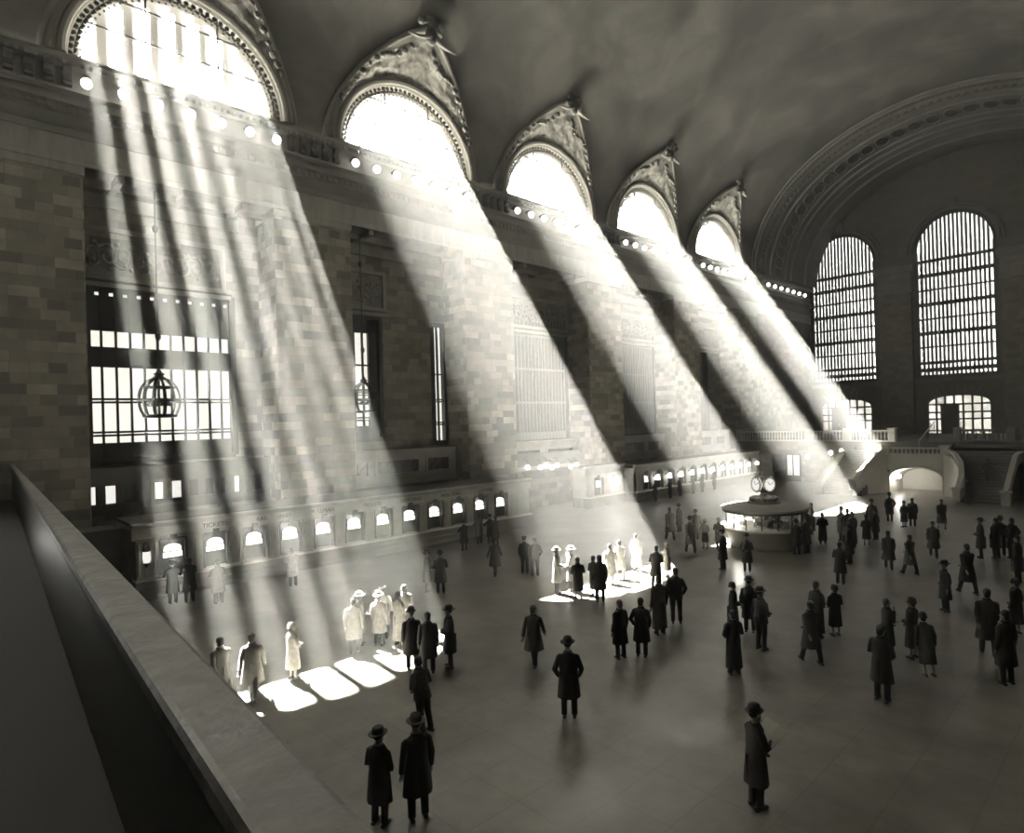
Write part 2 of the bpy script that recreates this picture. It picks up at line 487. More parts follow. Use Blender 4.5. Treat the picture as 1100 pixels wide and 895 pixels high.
# ---- lunette windows and their plaster surrounds
def vx_at(z, side):
    q = math.sqrt(max(0.0, 1 - ((z - VZ) / VB) ** 2))
    return VX - VA * q if side < 0 else VX + VA * q
def gw(z):
    u = min(1.0, max(0.0, (z - VZ) / 7.0))
    return 5.25 * max(0.0, 1 - u ** 1.7) ** .72
def groin(th, yc, side, k=1.0):
    z = VZ + 7.0 * math.sin(th) ** .85
    s = 1 if math.cos(th) >= 0 else -1
    return Vector((vx_at(z, side), yc + s * gw(z), z))
ORD = ['first', 'second', 'third', 'fourth', 'fifth']
PLACE = ['cut by the left edge of the photograph', 'second from the left', 'in the middle of the row of five', 'fourth from the left', 'smallest and nearest to the end arch']
trim_n = 10
def lunette(yc, side, n, label, detail):
    xw = XW if side < 0 else 2 * VX - XW
    sg = 1 if side < 0 else -1            # towards the room
    w = bpy.data.objects.new('window_%d' % n, None); COL.objects.link(w); w.location = (xw, yc, VZ)
    struct(w, 'arched lunette window ' + label, 'window')
    # moulded frame
    def arc(r, x, m=36, a0=0.0, a1=PI): return [(x, yc + r * math.cos(a0 + (a1 - a0) * i / m), VZ + r * math.sin(a0 + (a1 - a0) * i / m)) for i in range(m + 1)]
    mb = MB()
    mb.tube(arc(LR + .16, xw + sg * .12), .17, 8); mb.tube(arc(LR + .42, xw + sg * .1), .09, 6)
    mb.tube(arc(LR + .02, xw), .1, 6)
    mb.box(min(xw, xw - sg * .3), max(xw, xw - sg * .3), yc - LR - .2, yc + LR + .2, VZ - .2, VZ + .06)
    mb.build('frame', M['rib'], w, smooth=math.radians(40))
    # glass
    mb = MB(); pts = arc(LR, xw - sg * .28)
    mb.add(pts, [tuple(range(len(pts)))])
    mb.build('pane', M['lunette_glass'] if side < 0 else M['dimming_glass'], w)
    if detail:
        mb = MB()
        for y in (-1.5, 1.5):
            h = math.sqrt(LR * LR - y * y); mb.box(xw - .2 , xw - .14, yc + y - .035, yc + y + .035, VZ, VZ + h)
        for z in (1.75, 3.2):
            h = math.sqrt(LR * LR - z * z); mb.box(xw - .2, xw - .14, yc - h, yc + h, VZ + z - .04, VZ + z + .04)
        mb.build('glazing_bars', M['iron'], w)
        # leaf fringe round the inside of the arch
        mb = MB()
        for i in range(44):
            a = PI * (i + .5) / 44
            for rr, da, s in ((LR - .16, 0, .12), (LR - .36, .02, .085), (LR - .34, -.024, .08), (LR - .52, 0, .06)):
                mb.sphere((xw - .08, yc + rr * math.cos(a + da), VZ + rr * math.sin(a + da)), s, 6, 4, (.4, 1, 1))
        mb.tube(arc(LR - .3, xw - .08), .03, 4)
        mb.build('leaf_fringe', M['bronze'], w, smooth=True)
        # ring added outside the glass to narrow the sun shafts
        mb = MB(); A = arc(4.12, xw - .62); B = arc(5.2, xw - .62); mb.grid([[a, b] for a, b in zip(A, B)])
        A2 = arc(4.12, xw - .45); mb.grid([[a, b] for a, b in zip(A, A2)]); B2 = arc(5.2, xw - .45); mb.grid([[a, b] for a, b in zip(A2, B2)])
        mb.build('beam_narrowing_ring', M['trim'], w)
        # upright outer mullions (they cut the sun into stripes)
        mb = MB()
        k = -4
        sp = 1.02
        while k <= 4:
            wd = .1 if n != 1 else .24
            mb.box(xw - 1.35, xw - 1.15, yc + k * sp - wd, yc + k * sp + wd, VZ - .4, VZ + 6.6); k += 1
        mb.build('outer_mullions', M['iron'], w)
    return w
def surround(yc, side, n, label, detail):
    xw = XW if side < 0 else 2 * VX - XW
    sg = 1 if side < 0 else -1
    o = bpy.data.objects.new('trim_%d' % n, None); COL.objects.link(o); o.location = (xw, yc, VZ)
    struct(o, label, 'plasterwork')
    NT, NR = (72, 16) if detail else (24, 3)
    rows = []
    for i in range(NT + 1):
        th = PI * i / NT
        a = Vector((xw + sg * .05, yc + (LR + .3) * math.cos(th), VZ + (LR + .3) * math.sin(th)))
        b = groin(th, yc, side)
        row = []
        for j in range(NR + 1):
            s = j / NR
            p = a.lerp(b, s)
            if detail and 0 < j < NR - 1:
                nv = Vector((sg * .75, 0, -.66))
                h = NZ.noise(p * 1.7) * .22 + NZ.noise(p * 3.9) * .12
                p = p + nv * h * (1 - abs(2 * s - 1) * .5)
            row.append(tuple(p))
        rows.append(row)
    mb = MB(); mb.grid(rows); mb.build('relief', M['ornament'] if detail else M['plaster'], o, smooth=True)
    # rib along the groin
    mb = MB(); pts = []
    for i in range(61):
        th = PI * i / 60; g = groin(th, yc, side)
        pts.append(g + Vector((sg * .06, 0, -.03)))
    mb.tube(pts, .16, 8)
    rw = []
    for i in range(61):
        th = PI * i / 60; g = groin(th, yc, side)
        a = Vector((xw, yc + (LR + .3) * math.cos(th), VZ + (LR + .3) * math.sin(th)))
        q = g.lerp(a, min(.5, .62 / max(.3, (g - a).length)))
        rw.append([tuple(g + Vector((sg * .12, 0, -.1))), tuple(q + Vector((sg * .12, 0, -.1)))])
    mb.grid(rw)
    mb.build('rib', M['rib'], o, smooth=math.radians(50))
    if detail:
        # cartouche with wings and leaves at the tip
        tip = groin(PI / 2, yc, side) + Vector((.25, 0, -.15))
        mb = MB(); rnd = random.Random(n)
        mb.sphere(tip + Vector((0, 0, -.3)), .5, 12, 8, (.6, .75, 1.1))
        for k in range(26):
            a = rnd.uniform(0, 2 * PI); r = rnd.uniform(.2, .95)
            mb.sphere(tip + Vector((rnd.uniform(-.1, .35), r * math.cos(a) * .8, r * math.sin(a) * .9 + .15)), rnd.uniform(.1, .22), 7, 5)
        for s in (-1, 1):
            mb.tube([tip + Vector((.1, s * .2, -.5)), tip + Vector((.15, s * .9, -.75)), tip + Vector((.0, s * 1.7, -.7))], [.22, .16, .03], 6, .5)
            for k in range(14):
                q = k / 13
                th = PI / 2 + s * (.25 + q * .95)
                g = groin(th, yc, side); a = Vector((xw, yc + (LR + .3) * math.cos(th), VZ + (LR + .3) * math.sin(th)))
                p = g.lerp(a, .28 + .12 * math.sin(9 * q))
                mb.sphere(p + Vector((.15, 0, -.12)), .13 + .09 * rnd.random(), 7, 5, (.7, 1, 1))
        mb.build('cartouche', M['darkstone'], o, smooth=True)
    return o
for i, yc in enumerate(LUN):
    lunette(yc, -1, i + 1, PLACE[i], True)
    surround(yc, -1, 11 + i, 'pointed plaster surround of the lunette window ' + PLACE[i], True)
lunette(-3.2, -1, 6, 'beyond the left edge', False)
surround(-3.2, -1, 16, 'pointed plaster surround beyond the left edge', False)
for i, yc in enumerate([-3.2] + LUN):
    lunette(yc, 1, 11 + i, 'on the right wall', False)
    surround(yc, 1, 21 + i, 'pointed plaster surround on the right wall', False)

# ---- vaulted ceiling
def vp(ph, y): return (VX - VA * math.cos(ph), y, VZ + VB * math.sin(ph))
PHT = math.asin(7.0 / VB)
mb = MB()
bays = [(-9.25, -3.2, 2.85)] + [(yc - 6.05, yc, yc + 6.05) for yc in LUN]
for y0, yc, y1 in bays:
    NRW = 26
    for side in (0, 1):
        ra, rb = [], []
        for i in range(NRW + 1):
            z = VZ + 7.0 * (math.sin(PI / 2 * i / NRW) ** .85); ph = math.asin(min(1, (z - VZ) / VB)); w = gw(z)
            if side: ph = PI - ph
            ra.append([vp(ph, y0 + (yc - w - y0) * k / 4) for k in range(5)])
            rb.append([vp(ph, yc + w + (y1 - yc - w) * k / 4) for k in range(5)])
        mb.grid(ra); mb.grid(rb)
    rows = []
    for i in range(37):
        ph = PHT + (PI - 2 * PHT) * i / 36
        rows.append([vp(ph, y0 + (y1 - y0) * k / 6) for k in range(7)])
    mb.grid(rows)
rows = [[vp(PI * i / 60, 63.35), vp(PI * i / 60, YA + .1)] for i in range(61)]
mb.grid(rows)
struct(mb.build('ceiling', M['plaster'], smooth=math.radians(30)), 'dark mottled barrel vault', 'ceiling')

# ---- deep end arch with stepped mouldings
def ell(s, ph, y, dz=0.0):
    s = 1 - (1 - s) * .52
    return (VX - VA * s * math.cos(ph), y, VZ + VB * s * math.sin(ph) + dz)
def ring(mb, s0, ya, s1, yb, n=72):
    mb.grid([[ell(s0, PI * i / n, ya), ell(s1, PI * i / n, yb)] for i in range(n + 1)])
mb = MB()
steps = [(1.0, 65.0), (.985, 65.0), (.985, 65.5), (.972, 65.5), (.972, 66.2), (.96, 66.4), (.96, 67.3), (.945, 67.3), (.945, 68.2), (.935, 68.2),
         (.935, 72.2), (.92, 72.2), (.92, 73.0), (.905, 73.0), (.905, 74.5), (.89, 74.6), (.89, 76.2), (.875, 76.3), (.875, 80.2)]
for (a, b), (c, d) in zip(steps, steps[1:]): ring(mb, a, b, c, d)
struct(mb.build('trim_30', M['arch'], smooth=math.radians(20)), 'deep moulded arch over the far end wall', 'arch')
mb = MB()
for i in range(150):            # bead course
    ph = PI * (i + .5) / 150
    mb.sphere(ell(.965, ph, 65.85), .17, 6, 4)
    if i % 2 == 0:
        mb.sphere(ell(.953, ph, 66.9), .2, 6, 4)
struct(mb.build('trim_31', M['darkstone'], smooth=True), 'dark beaded courses of the end arch', 'trim')
mb = MB(); mb2 = MB()
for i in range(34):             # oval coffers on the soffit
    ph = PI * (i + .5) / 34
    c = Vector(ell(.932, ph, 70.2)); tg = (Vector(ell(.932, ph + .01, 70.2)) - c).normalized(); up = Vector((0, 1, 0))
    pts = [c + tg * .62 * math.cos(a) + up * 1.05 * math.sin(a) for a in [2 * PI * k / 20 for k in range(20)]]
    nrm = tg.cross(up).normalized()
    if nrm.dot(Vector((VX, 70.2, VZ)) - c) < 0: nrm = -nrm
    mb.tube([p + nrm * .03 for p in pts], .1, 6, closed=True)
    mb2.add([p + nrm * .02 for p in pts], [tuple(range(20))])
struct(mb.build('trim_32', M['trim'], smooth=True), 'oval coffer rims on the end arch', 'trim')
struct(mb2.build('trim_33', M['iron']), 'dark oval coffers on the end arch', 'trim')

mb = MB()
for sc_, y_ in ((1.0, 64.95), (.985, 65.45), (.935, 68.3), (.935, 72.1), (.905, 73.1), (.875, 76.4)):
    mb.tube([ell(sc_ - .004, PI * i / 72, y_) for i in range(73)], .13, 6)
struct(mb.build('trim_37', M['rib'], smooth=True), 'pale roll mouldings of the end arch', 'trim')
# ---- far end wall with its three tall windows and the doors of the balcony
TF = lambda u, v, w: (u, YF + w, v)
WC = [-28.85, -16.75, -4.65]; WH = 3.95
mb = MB()
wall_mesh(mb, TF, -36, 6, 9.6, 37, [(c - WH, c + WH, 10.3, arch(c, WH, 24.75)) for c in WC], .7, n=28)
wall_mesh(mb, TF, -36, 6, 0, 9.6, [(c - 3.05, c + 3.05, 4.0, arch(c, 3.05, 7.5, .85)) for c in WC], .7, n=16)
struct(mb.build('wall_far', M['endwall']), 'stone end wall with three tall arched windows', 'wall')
# pilaster strips and their capitals
mb = MB()
for x0, x1 in ((-24.55, -21.05), (-12.45, -8.95)):
    mb.box(x0, x1, YF - .45, YF, 4.0, 20.4)
struct(mb.build('trim_34', M['wall']), 'stone pilasters between the end windows', 'pilaster')
mb = MB()
for x0, x1 in ((-24.7, -20.9), (-12.6, -8.8)):
    mb.box(x0, x1, YF - .55, YF, 20.4, 20.75); mb.box(x0 + .1, x1 - .1, YF - .45, YF, 20.75, 22.7); mb.box(x0 - .1, x1 + .1, YF - .75, YF, 22.7, 23.0); mb.box(x0 - .2, x1 + .2, YF - .85, YF, 23.0, 23.45)
    for k in range(9):
        mb.sphere((x0 + .4 + k * (x1 - x0 - .8) / 8, YF - .5, 21.8), .22, 8, 6, (1, .5, 1.3))
struct(mb.build('trim_35', M['trim']), 'carved capitals between the end windows', 'capital')
mb = MB()
for c in WC:
    for r, d in ((WH + .35, .2), (WH + .75, .14)):
        mb.tube([(c + r * math.cos(PI * k / 32), YF - .1, 24.75 + r * math.sin(PI * k / 32)) for k in range(33)], d, 6)
    mb.bevbox(c - .45, c + .45, YF - .5, YF, 29.0, 30.1, .06)
    mb.box(c - WH - .5, c + WH + .5, YF - .25, YF, 9.75, 10.25)
    for k in range(-4, 5):      # voussoirs over the doors
        a = PI / 2 - k * .16
        x = c + 3.05 * math.cos(a) * 1.2; z = 7.2 + 1.25 * math.sin(a)
        dx, dz = math.cos(a), math.sin(a)
        mb.add([(x - .1, YF - .06, z), (x + .1, YF - .06, z), (x + .1 + dx * 1.1, YF - .06, z + dz * .9), (x - .1 + dx * 1.1, YF - .06, z + dz * .9),
                (x - .1, YF + .02, z), (x + .1, YF + .02, z), (x + .1 + dx * 1.1, YF + .02, z + dz * .9), (x - .1 + dx * 1.1, YF + .02, z + dz * .9)],
               [(0, 1, 2, 3), (0, 4, 5, 1), (1, 5, 6, 2), (2, 6, 7, 3), (3, 7, 4, 0)])
struct(mb.build('trim_36', M['arch'], smooth=math.radians(40)), 'arched mouldings round the end windows', 'trim')
WLAB = ['tall arched end window on the left, lower part crossed by the farthest light shaft', 'tall arched end window on the right of the two seen', 'tall arched end window beyond the right edge']
for i, c in enumerate(WC):
    w = bpy.data.objects.new('window_%d' % (21 + i), None); COL.objects.link(w); w.location = (c, YF, 10.3); struct(w, WLAB[i], 'window')
    top = arch(c, WH, 24.75)
    mb = MB()
    mb.tube([(c + (WH - .12) * math.cos(PI * k / 32), YF + .15, 24.75 + (WH - .12) * math.sin(PI * k / 32)) for k in range(33)], .16, 6)
    for s in (-1, 1): mb.box(c + s * (WH - .16) - .16, c + s * (WH - .16) + .16, YF + .02, YF + .3, 10.3, 24.8)
    for z, h in ((10.45, .2), (12.0, .16), (13.8, .1), (17.0, .1), (20.3, .1), (23.6, .16)):
        mb.box(c - WH, c + WH, YF + .0, YF + .28, z - h, z + h)
    mb.build('frame', M['iron'], w)
    mb = MB()
    for k in range(1, 18):
        x = c - WH + .3 + k * (2 * WH - .6) / 18
        mb.box(x - .1, x + .1, YF + .1, YF + .22, 10.4, top(x) - .05)
    for z in (11.2, 15.4, 18.7, 22.0):
        mb.box(c - WH, c + WH, YF + .3, YF + .36, z - .22, z + .22)
    mb.build('mullions', M['iron'], w)
    # little squares along the border
    mb = MB()
    for k in range(17):
        z = 12 + k * .75
        for s in (-1, 1): mb.box(c + s * (WH - .62) - .05, c + s * (WH - .62) + .05, YF + .0, YF + .1, z, z + .55)
    mb.build('border_bars', M['iron'], w)
    xs = [c - WH + 2 * WH * k / 28 for k in range(29)]
    mb = MB(); mb.add([(x, YF + .45, top(x)) for x in xs] + [(c + WH, YF + .45, 10.3), (c - WH, YF + .45, 10.3)], [tuple(range(31))])
    mb.build('pane', M['end_glass'], w)
    d = bpy.data.objects.new('door_%d' % (1 + i), None); COL.objects.link(d); d.location = (c, YF, 4.0)
    struct(d, ['glazed segmental-arched door under the left end window', 'glazed segmental-arched door under the right end window', 'glazed arched door beyond the right edge'][i], 'door')
    td = arch(c, 3.05, 7.5, .85)
    mb = MB()
    for k in range(8):
        x = c - 3.05 + k * 6.1 / 7; mb.box(x - .09, x + .09, YF + .1, YF + .3, 4, td(min(max(x, c - 3), c + 3)))
    for z in (4.3, 5.6, 6.35, 7.25): mb.box(c - 3.05, c + 3.05, YF + .1, YF + .3, z - .09, z + .09)
    mb.tube([(x, YF + .2, td(x) - .05) for x in [c - 3.05 + 6.1 * k / 20 for k in range(21)]], .12, 6)
    mb.build('frame', M['iron'], d)
    mb = MB(); mb.box(c - 1.75, c + .05, YF + .02, YF + .1, 4.0, 7.2)
    mb.build('leaf', M['iron'], d)
    xs = [c - 3.05 + 6.1 * k / 16 for k in range(17)]
    mb = MB(); mb.add([(x, YF + .4, td(x)) for x in xs] + [(c + 3.05, YF + .4, 4), (c - 3.05, YF + .4, 4)], [tuple(range(19))])
    mb.build('pane', M['door_glass'], d)

# ---- right wall and near wall (behind the camera), latter windowless to darken the foreground
mb = MB(); mb.box(XR, XR + .5, YN, YF + .4, -.2, 22.7)
struct(mb.build('wall_right', M['wall']), 'right wall of the concourse', 'wall')
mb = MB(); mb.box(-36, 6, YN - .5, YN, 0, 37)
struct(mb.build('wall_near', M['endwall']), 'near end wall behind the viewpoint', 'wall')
# shell added over the end bay to keep stray sun off the cornice
mb = MB(); mb.box(-34.4, -33.3, 62.5, YF + .6, 22.5, 38); mb.box(-34.4, 6, 62.5, YF + .6, 37.2, 38)
struct(mb.build('leak_blocking_shell', M['darkstone']), 'unseen shell added over the end bay to stop sun leaking in', 'wall')

M['grille'] = plain('grille_bronze', .16, .5, .3)
M['litpane'] = emit('lit_office_pane', 1.0, 1.15)
M['dimpane'] = plain('dim_glass', .03, .12, 0, .6)
M['brown'] = plain('dark_wood', .035, .4, 0, .4)
M['mezz'] = noisy('mezzanine_stone', [(.3, .3), (.7, .44)], 1.2, 6, .65)

# ---- windows of the bays
def bay_window(n, a, b, s, t, label, kind):
    w = bpy.data.objects.new('window_%d' % n, None); COL.objects.link(w); w.location = (XB, (a + b) / 2, s); struct(w, label, 'window')
    x0, x1 = XB - .28, XB - .12
    mb = MB()
    for y in (a, b): mb.box(XB - .34, XB + .06, y - .14, y + .14, s, t)
    for z in (s, t): mb.box(XB - .34, XB + .06, a, b, z - .14, z + .14)
    mb.build('frame', M['iron'], w)
    if kind in ('bright', 'slit'):
        mb = MB(); k = max(1, round((b - a) / .56))
        for i in range(1, k): 
            y = a + (b - a) * i / k; mb.box(x0, x1, y - .045, y + .045, s, t)
        for z in (s + 1.2, s + 1.35, s + 2.75, s + 2.9, s + 4.6):
            if z < t: mb.box(x0, x1, a, b, z - .05, z + .05)
        mb.build('bars', M['iron'], w)
        mb = MB(); mb.box(XB - .44, XB - .41, a, b, s, t); mb.build('pane', M['end_glass'], w)
    if kind == 'bright':
        mb = MB()
        mb.box(x0 - .05, x1, a, b, s, s + .85)
        y = a
        z0 = s + (b - a > 5) * .0
        # dark upper blind pierced by two rows of small squares
        def pierced(za, zb, qs, qe, step, size):
            y = a
            mb.box(x0 - .05, x1 - .06, a, b, za, qs); mb.box(x0 - .05, x1 - .06, a, b, qe, zb)
            while y < b:
                mb.box(x0 - .05, x1 - .06, y, min(b, y + step - size), qs, qe); y += step
        pierced(t - 2.2, t, t - .55, t - .38, .55, .2) if n == 31 else mb.box(x0 - .05, x1, a, b, t - 1.0, t)
        if n == 31: pierced(t - 3.9, t - 2.95, t - 3.02, t - 3.0, .42, .02)
        else: mb.box(x0 - .05, x1, b - .75, b, s, t)
        mb.build('blind', M['iron'], w)
    if kind == 'organ':
        mb = MB(); y = a + .2
        while y < b - .1:
            mb.tube([(XB - .1, y, s + .1), (XB - .1, y, t - .1)], .075, 6); y += .36
        for z in (s + .6, s + 3.0, s + 5.6, s + 8.2): mb.box(XB - .24, XB - .05, a, b, z - .07, z + .07)
        mb.box(XB - .22, XB - .06, a, b, s, s + .6)
        mb.build('bars', M['grille'], w, smooth=math.radians(40))
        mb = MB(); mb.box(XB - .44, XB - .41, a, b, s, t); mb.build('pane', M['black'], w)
    return w
BL = ['wide grille window in the nearest bay, behind the striped shaft', 'tall window behind the hanging globe lantern', 'narrow slit window beside a stone pier',
      'tall barred window in the bay crossed by the second light shaft', 'tall dark barred window above two small grilles', 'dark slit window in the farthest bay']
for i, (a, b, s, t) in enumerate(BAYWIN):
    bay_window(31 + i, a, b, s, t, BL[i], ['bright', 'bright', 'slit', 'organ', 'organ', 'slit'][i])

# carved panels over the windows, with their mouldings
for i, (yc, hw) in enumerate([(8.0, 3.0), (18.6, 1.75), (33.6, 3.3), (46.0, 3.2), (58.5, 2.6)]):
    o = bpy.data.objects.new('trim_%d' % (40 + i), None); COL.objects.link(o); o.location = (XB, yc, 14.1)
    struct(o, ['carved frieze panel over the nearest grille window', 'carved scroll panel over the window with the globe lantern', 'carved panel in the third bay', 'carved panel in the fourth bay', 'carved panel in the fifth bay'][i], 'panel')
    mb = MB()
    for z in (13.85, 16.1): mb.box(XB, XB + .16, yc - hw - .2, yc + hw + .2, z, z + .22)
    for s in (-1, 1): mb.box(XB, XB + .12, yc + s * (hw + .1) - .12, yc + s * (hw + .1) + .12, 14.05, 16.1)
    mb.box(XB, XB + .25, yc - hw - .4, yc + hw + .4, 13.5, 13.7); mb.box(XB, XB + .2, 0 + yc - 3.9, yc + 3.9, 17.2, 17.8)
    mb.build('moulding', M['trim'], o)
    mb = MB(); n = int(hw / .62)
    for k in range(-n, n + 1):
        c = Vector((XB + .06, yc + k * .62, 15.0))
        s = 1 if k % 2 else -1
        pts = [c + Vector((0, (.05 + .021 * j) * math.cos(j * .55) * 1.1, s * (.05 + .04 * j) * math.sin(j * .55) * .9)) for j in range(18)]
        mb.tube(pts, [.08] * 12 + [.07, .065, .06, .05, .045, .04], 6)
        for q in range(5):
            mb.sphere(c + Vector((.02, .3 * math.cos(q * 1.3), .62 * math.sin(q * 1.3 + k))), .11, 6, 4, (.6, 1, 1))
    mb.build('scrolls', M['arch'], o, smooth=True)

# ---- mezzanine screens standing on the booth roofs between the piers
def mezz(n, y0, y1, openings, label, lit):
    o = bpy.data.objects.new('trim_%d' % n, None); COL.objects.link(o); o.location = (-34.5, (y0 + y1) / 2, 3.05)
    struct(o, label, 'screen')
    zb, zt = (3.5, 4.32) if lit else (3.72, 4.5)
    mb = MB()
    T = lambda u, v, w: (-34.5 - w, u, v)
    wall_mesh(mb, T, y0, y1, 3.0, 4.95, [(a, b, zb, flat(zt)) for a, b in openings], .35, n=1)
    mb.box(XB, -34.4, y0, y1, 4.95, 5.15)
    mb.box(-34.5, -34.42, y0, y1, 3.0, 3.25)
    for a, b in openings:
        mb.box(-34.5, -34.45, a - .09, b + .09, zt, zt + .1); mb.box(-34.5, -34.4, a - .09, b + .09, zb - .1, zb)
        for q in (a, b): mb.box(-34.5, -34.45, q - .09, q + .09, zb, zt)
    mb.build('frame', M['darkstone'] if lit else M['mezz'], o)
    for k, (a, b) in enumerate(openings):
        mb = MB(); mb.box(-34.8, -34.77, a, b, zb, zt)
        on = lit and k in lit
        mb.build('lit_pane' if on else 'pane', M['litpane'] if on else M['dimpane'], o)
        if not lit:
            mb = MB()
            m_ = max(2, int((b - a) / .5))
            for q in range(m_):
                u = a + (b - a) * q / m_; v = a + (b - a) * (q + 1) / m_
                mb.tube([(-34.68, u, zb), (-34.68, v, zt)], .035, 4); mb.box(-34.7, -34.66, v - .025, v + .025, zb, zt)
            mb.build('lattice', M['grille'], o)
    return o
mezz(50, 4.95, 12.85, [(4.95, 5.41), (5.6, 6.15), (6.3, 6.95), (7.5, 8.02), (8.2, 8.78), (8.95, 9.5), (9.65, 10.2), (10.35, 10.75), (11.0, 11.4), (11.8, 12.5)], 'dark mezzanine screen with small lit windows over the near booth', {0, 1, 3, 4, 8})
mezz(51, 17.05, 24.95, [(17.4, 18.6), (19.05, 22.1), (22.65, 24.4)], 'pale mezzanine screen with three openings over the near booth', None)
mezz(52, 29.15, 37.05, [(30.2, 32.8), (33.5, 36.4)], 'mezzanine screen in the third bay', None)
mezz(53, 41.25, 49.15, [(43.0, 46.1), (46.4, 48.5)], 'pale mezzanine screen with two lattice grilles over the far booth', None)
mezz(54, 53.35, 61.25, [(55.5, 58.0), (58.4, 60.7)], 'mezzanine screen in the fifth bay', None)

# ---- ticket booths
def text_mesh(body, size, name, mat, loc, rot, parent=None, depth=.01):
    cu = bpy.data.curves.new('t', 'FONT'); cu.body = body; cu.size = size; cu.extrude = depth; cu.align_x = 'CENTER'; cu.align_y = 'CENTER'
    tmp = bpy.data.objects.new('t', cu); COL.objects.link(tmp)
    dg = bpy.context.evaluated_depsgraph_get()
    me = bpy.data.meshes.new_from_object(tmp.evaluated_get(dg))
    bpy.data.objects.remove(tmp); me.materials.clear(); me.materials.append(mat)
    me.transform(Matrix.Translation(loc) @ rot)
    o = bpy.data.objects.new(name, me); COL.objects.link(o)
    if parent is not None:
        me.transform(Matrix.Translation(-world_loc(parent))); o.parent = parent
    return o
ROTL = Matrix(((0, 0, 1, 0), (1, 0, 0, 0), (0, 1, 0, 0), (0, 0, 0, 1)))     # text on a wall that faces +x, reading towards +y

def booth(name, label, xf, xb, y0, y1, wins, words, zc, wz0, wz1, ztop, hw):
    t = thing(name, label, 'ticket booth', (xf, (y0 + y1) / 2, 0), group='ticket booths along the left wall')
    xo = xf - .18                    # face of the wall above the counter
    mb = MB(); T = lambda u, v, w: (xo - w, u, v)
    wall_mesh(mb, T, y0, y1, zc, ztop - .62, [(y - hw, y + hw, wz0, flat(wz1)) for y in wins], .25, n=1)
    mb.box(xb, xo, y0, y0 + .2, 0, ztop - .3); mb.box(xb, xo, y1 - .2, y1, 0, ztop - .3)
    mb.build('wall', M['booth'], t)
    mb = MB()       # plinth with two ledges
    mb.box(xb, xf - .12, y0, y1, 0, zc - .06); mb.box(xf - .14, xf - .06, y0 - .02, y1 + .05, 0, .16)
    mb.box(xf - .14, xf - .02, y0, y1 + .06, zc * .5 - .03, zc * .5 + .03)
    mb.build('plinth', M['trim'], t)
    mb = MB(); mb.bevbox(xf - .5, xf + .06, y0 - .05, y1 + .1, zc - .06, zc + .02, .02)
    mb.build('counter_ledge', M['stair'], t)
    mb = MB()       # entablature
    prof = [(xo - .2, ztop - .64), (xo + .06, ztop - .64), (xo + .06, ztop - .58), (xo + .03, ztop - .56), (xo + .03, ztop - .2), (xo + .1, ztop - .17), (xo + .16, ztop - .1), (xo + .22, ztop - .08), (xo + .22, ztop), (xo - .2, ztop)]
    mb.prism(prof, lambda u, v, q: (u, q, v), y0 - .1, y1 + .16)
    mb.build('entablature', M['booth'], t)
    mb = MB(); mb.box(xb, xo + .05, y0, y1 + .1, ztop - .12, ztop - .02)
    mb.build('roof', M['darkstone'], t)
    ws = sorted(wins)
    for k in range(len(ws) + 1):        # fluted pilasters between the windows
        a = (ws[k - 1] + hw + .1) if k else max(y0 + .05, ws[0] - hw - 1.0)
        b = (ws[k] - hw - .1) if k < len(ws) else min(y1 - .03, ws[-1] + hw + 1.0)
        mb = MB()
        mb.box(xo, xo + .05, a, b, zc + .02, ztop - .64)
        m_ = 5
        for q in range(m_):
            yq = a + (b - a) * (q + .5) / m_
            mb.tube([(xo + .05, yq, zc + .12), (xo + .05, yq, ztop - .78)], (b - a) / m_ * .3, 6)
        mb.box(xo, xo + .1, a - .03, b + .03, ztop - .76, ztop - .64); mb.box(xo, xo + .09, a - .02, b + .02, zc + .02, zc + .12)
        mb.build('pilaster', M['booth'], t)
    mbx = MB()
    for k, y in enumerate(ws):
        mb = MB()
        for q in (y - hw, y + hw): mb.box(xo - .1, xo + .07, q - .05, q + .05, wz0, wz1)
        mb.box(xo - .1, xo + .07, y - hw, y + hw, wz1 - .03, wz1 + .06)
        mb.box(xo, xo + .12, y - .12, y + .12, wz1 - .12, wz1 + .2)
        w = mb.build('window', M['brown'], t)
        mb = MB(); mb.box(xo - .24, xo - .2, y - hw, y + hw, wz0, wz1); mb.build('pane', M['dimpane'], w)
        # lit shade: dome over a strip
        mb = MB(); sw = hw * .74; zb = wz0 + (wz1 - wz0) * .46
        mb.box(xo - .16, xo - .1, y - sw, y + sw, zb, zb + (wz1 - wz0) * .14)
        pr = [(-sw * .92, zb + (wz1 - wz0) * .18)] + [(sw * .92 * math.cos(PI - PI * j / 12), zb + (wz1 - wz0) * (.18 + .2 * math.sin(PI * j / 12) ** .6)) for j in range(13)] + [(sw * .92, zb + (wz1 - wz0) * .18)]
        mb.prism(pr[1:-1], lambda u, v, q: (q, y + u, v), xo - .16, xo - .1)
        mb.build('lit_sign', M['signlight'], w)
    for word, y, z in words:
        text_mesh(word, .26, 'lettering', M['ink'], Vector((xo + .045, y, z)), ROTL, t)
    return t
WIN1 = [7.09 + 1.59 * k for k in range(12)]
NB = booth('ticket_booth', 'long near ticket booth with twelve lit windows under the striped light shaft', -29.3, -32.9, 5.75, 26.9, WIN1,
           [('TICKETS', 8.65, 2.66), ('RAIL', 10.6, 2.66), ('AND', 11.6, 2.66), ('PULLMAN', 13.4, 2.66), ('TICKETS', 16.0, 2.66), ('OUTLYING', 18.3, 2.66), ('NEW YORK', 20.9, 2.66), ('CENTRAL', 23.4, 2.66)], .82, .9, 2.3, 3.05, .46)
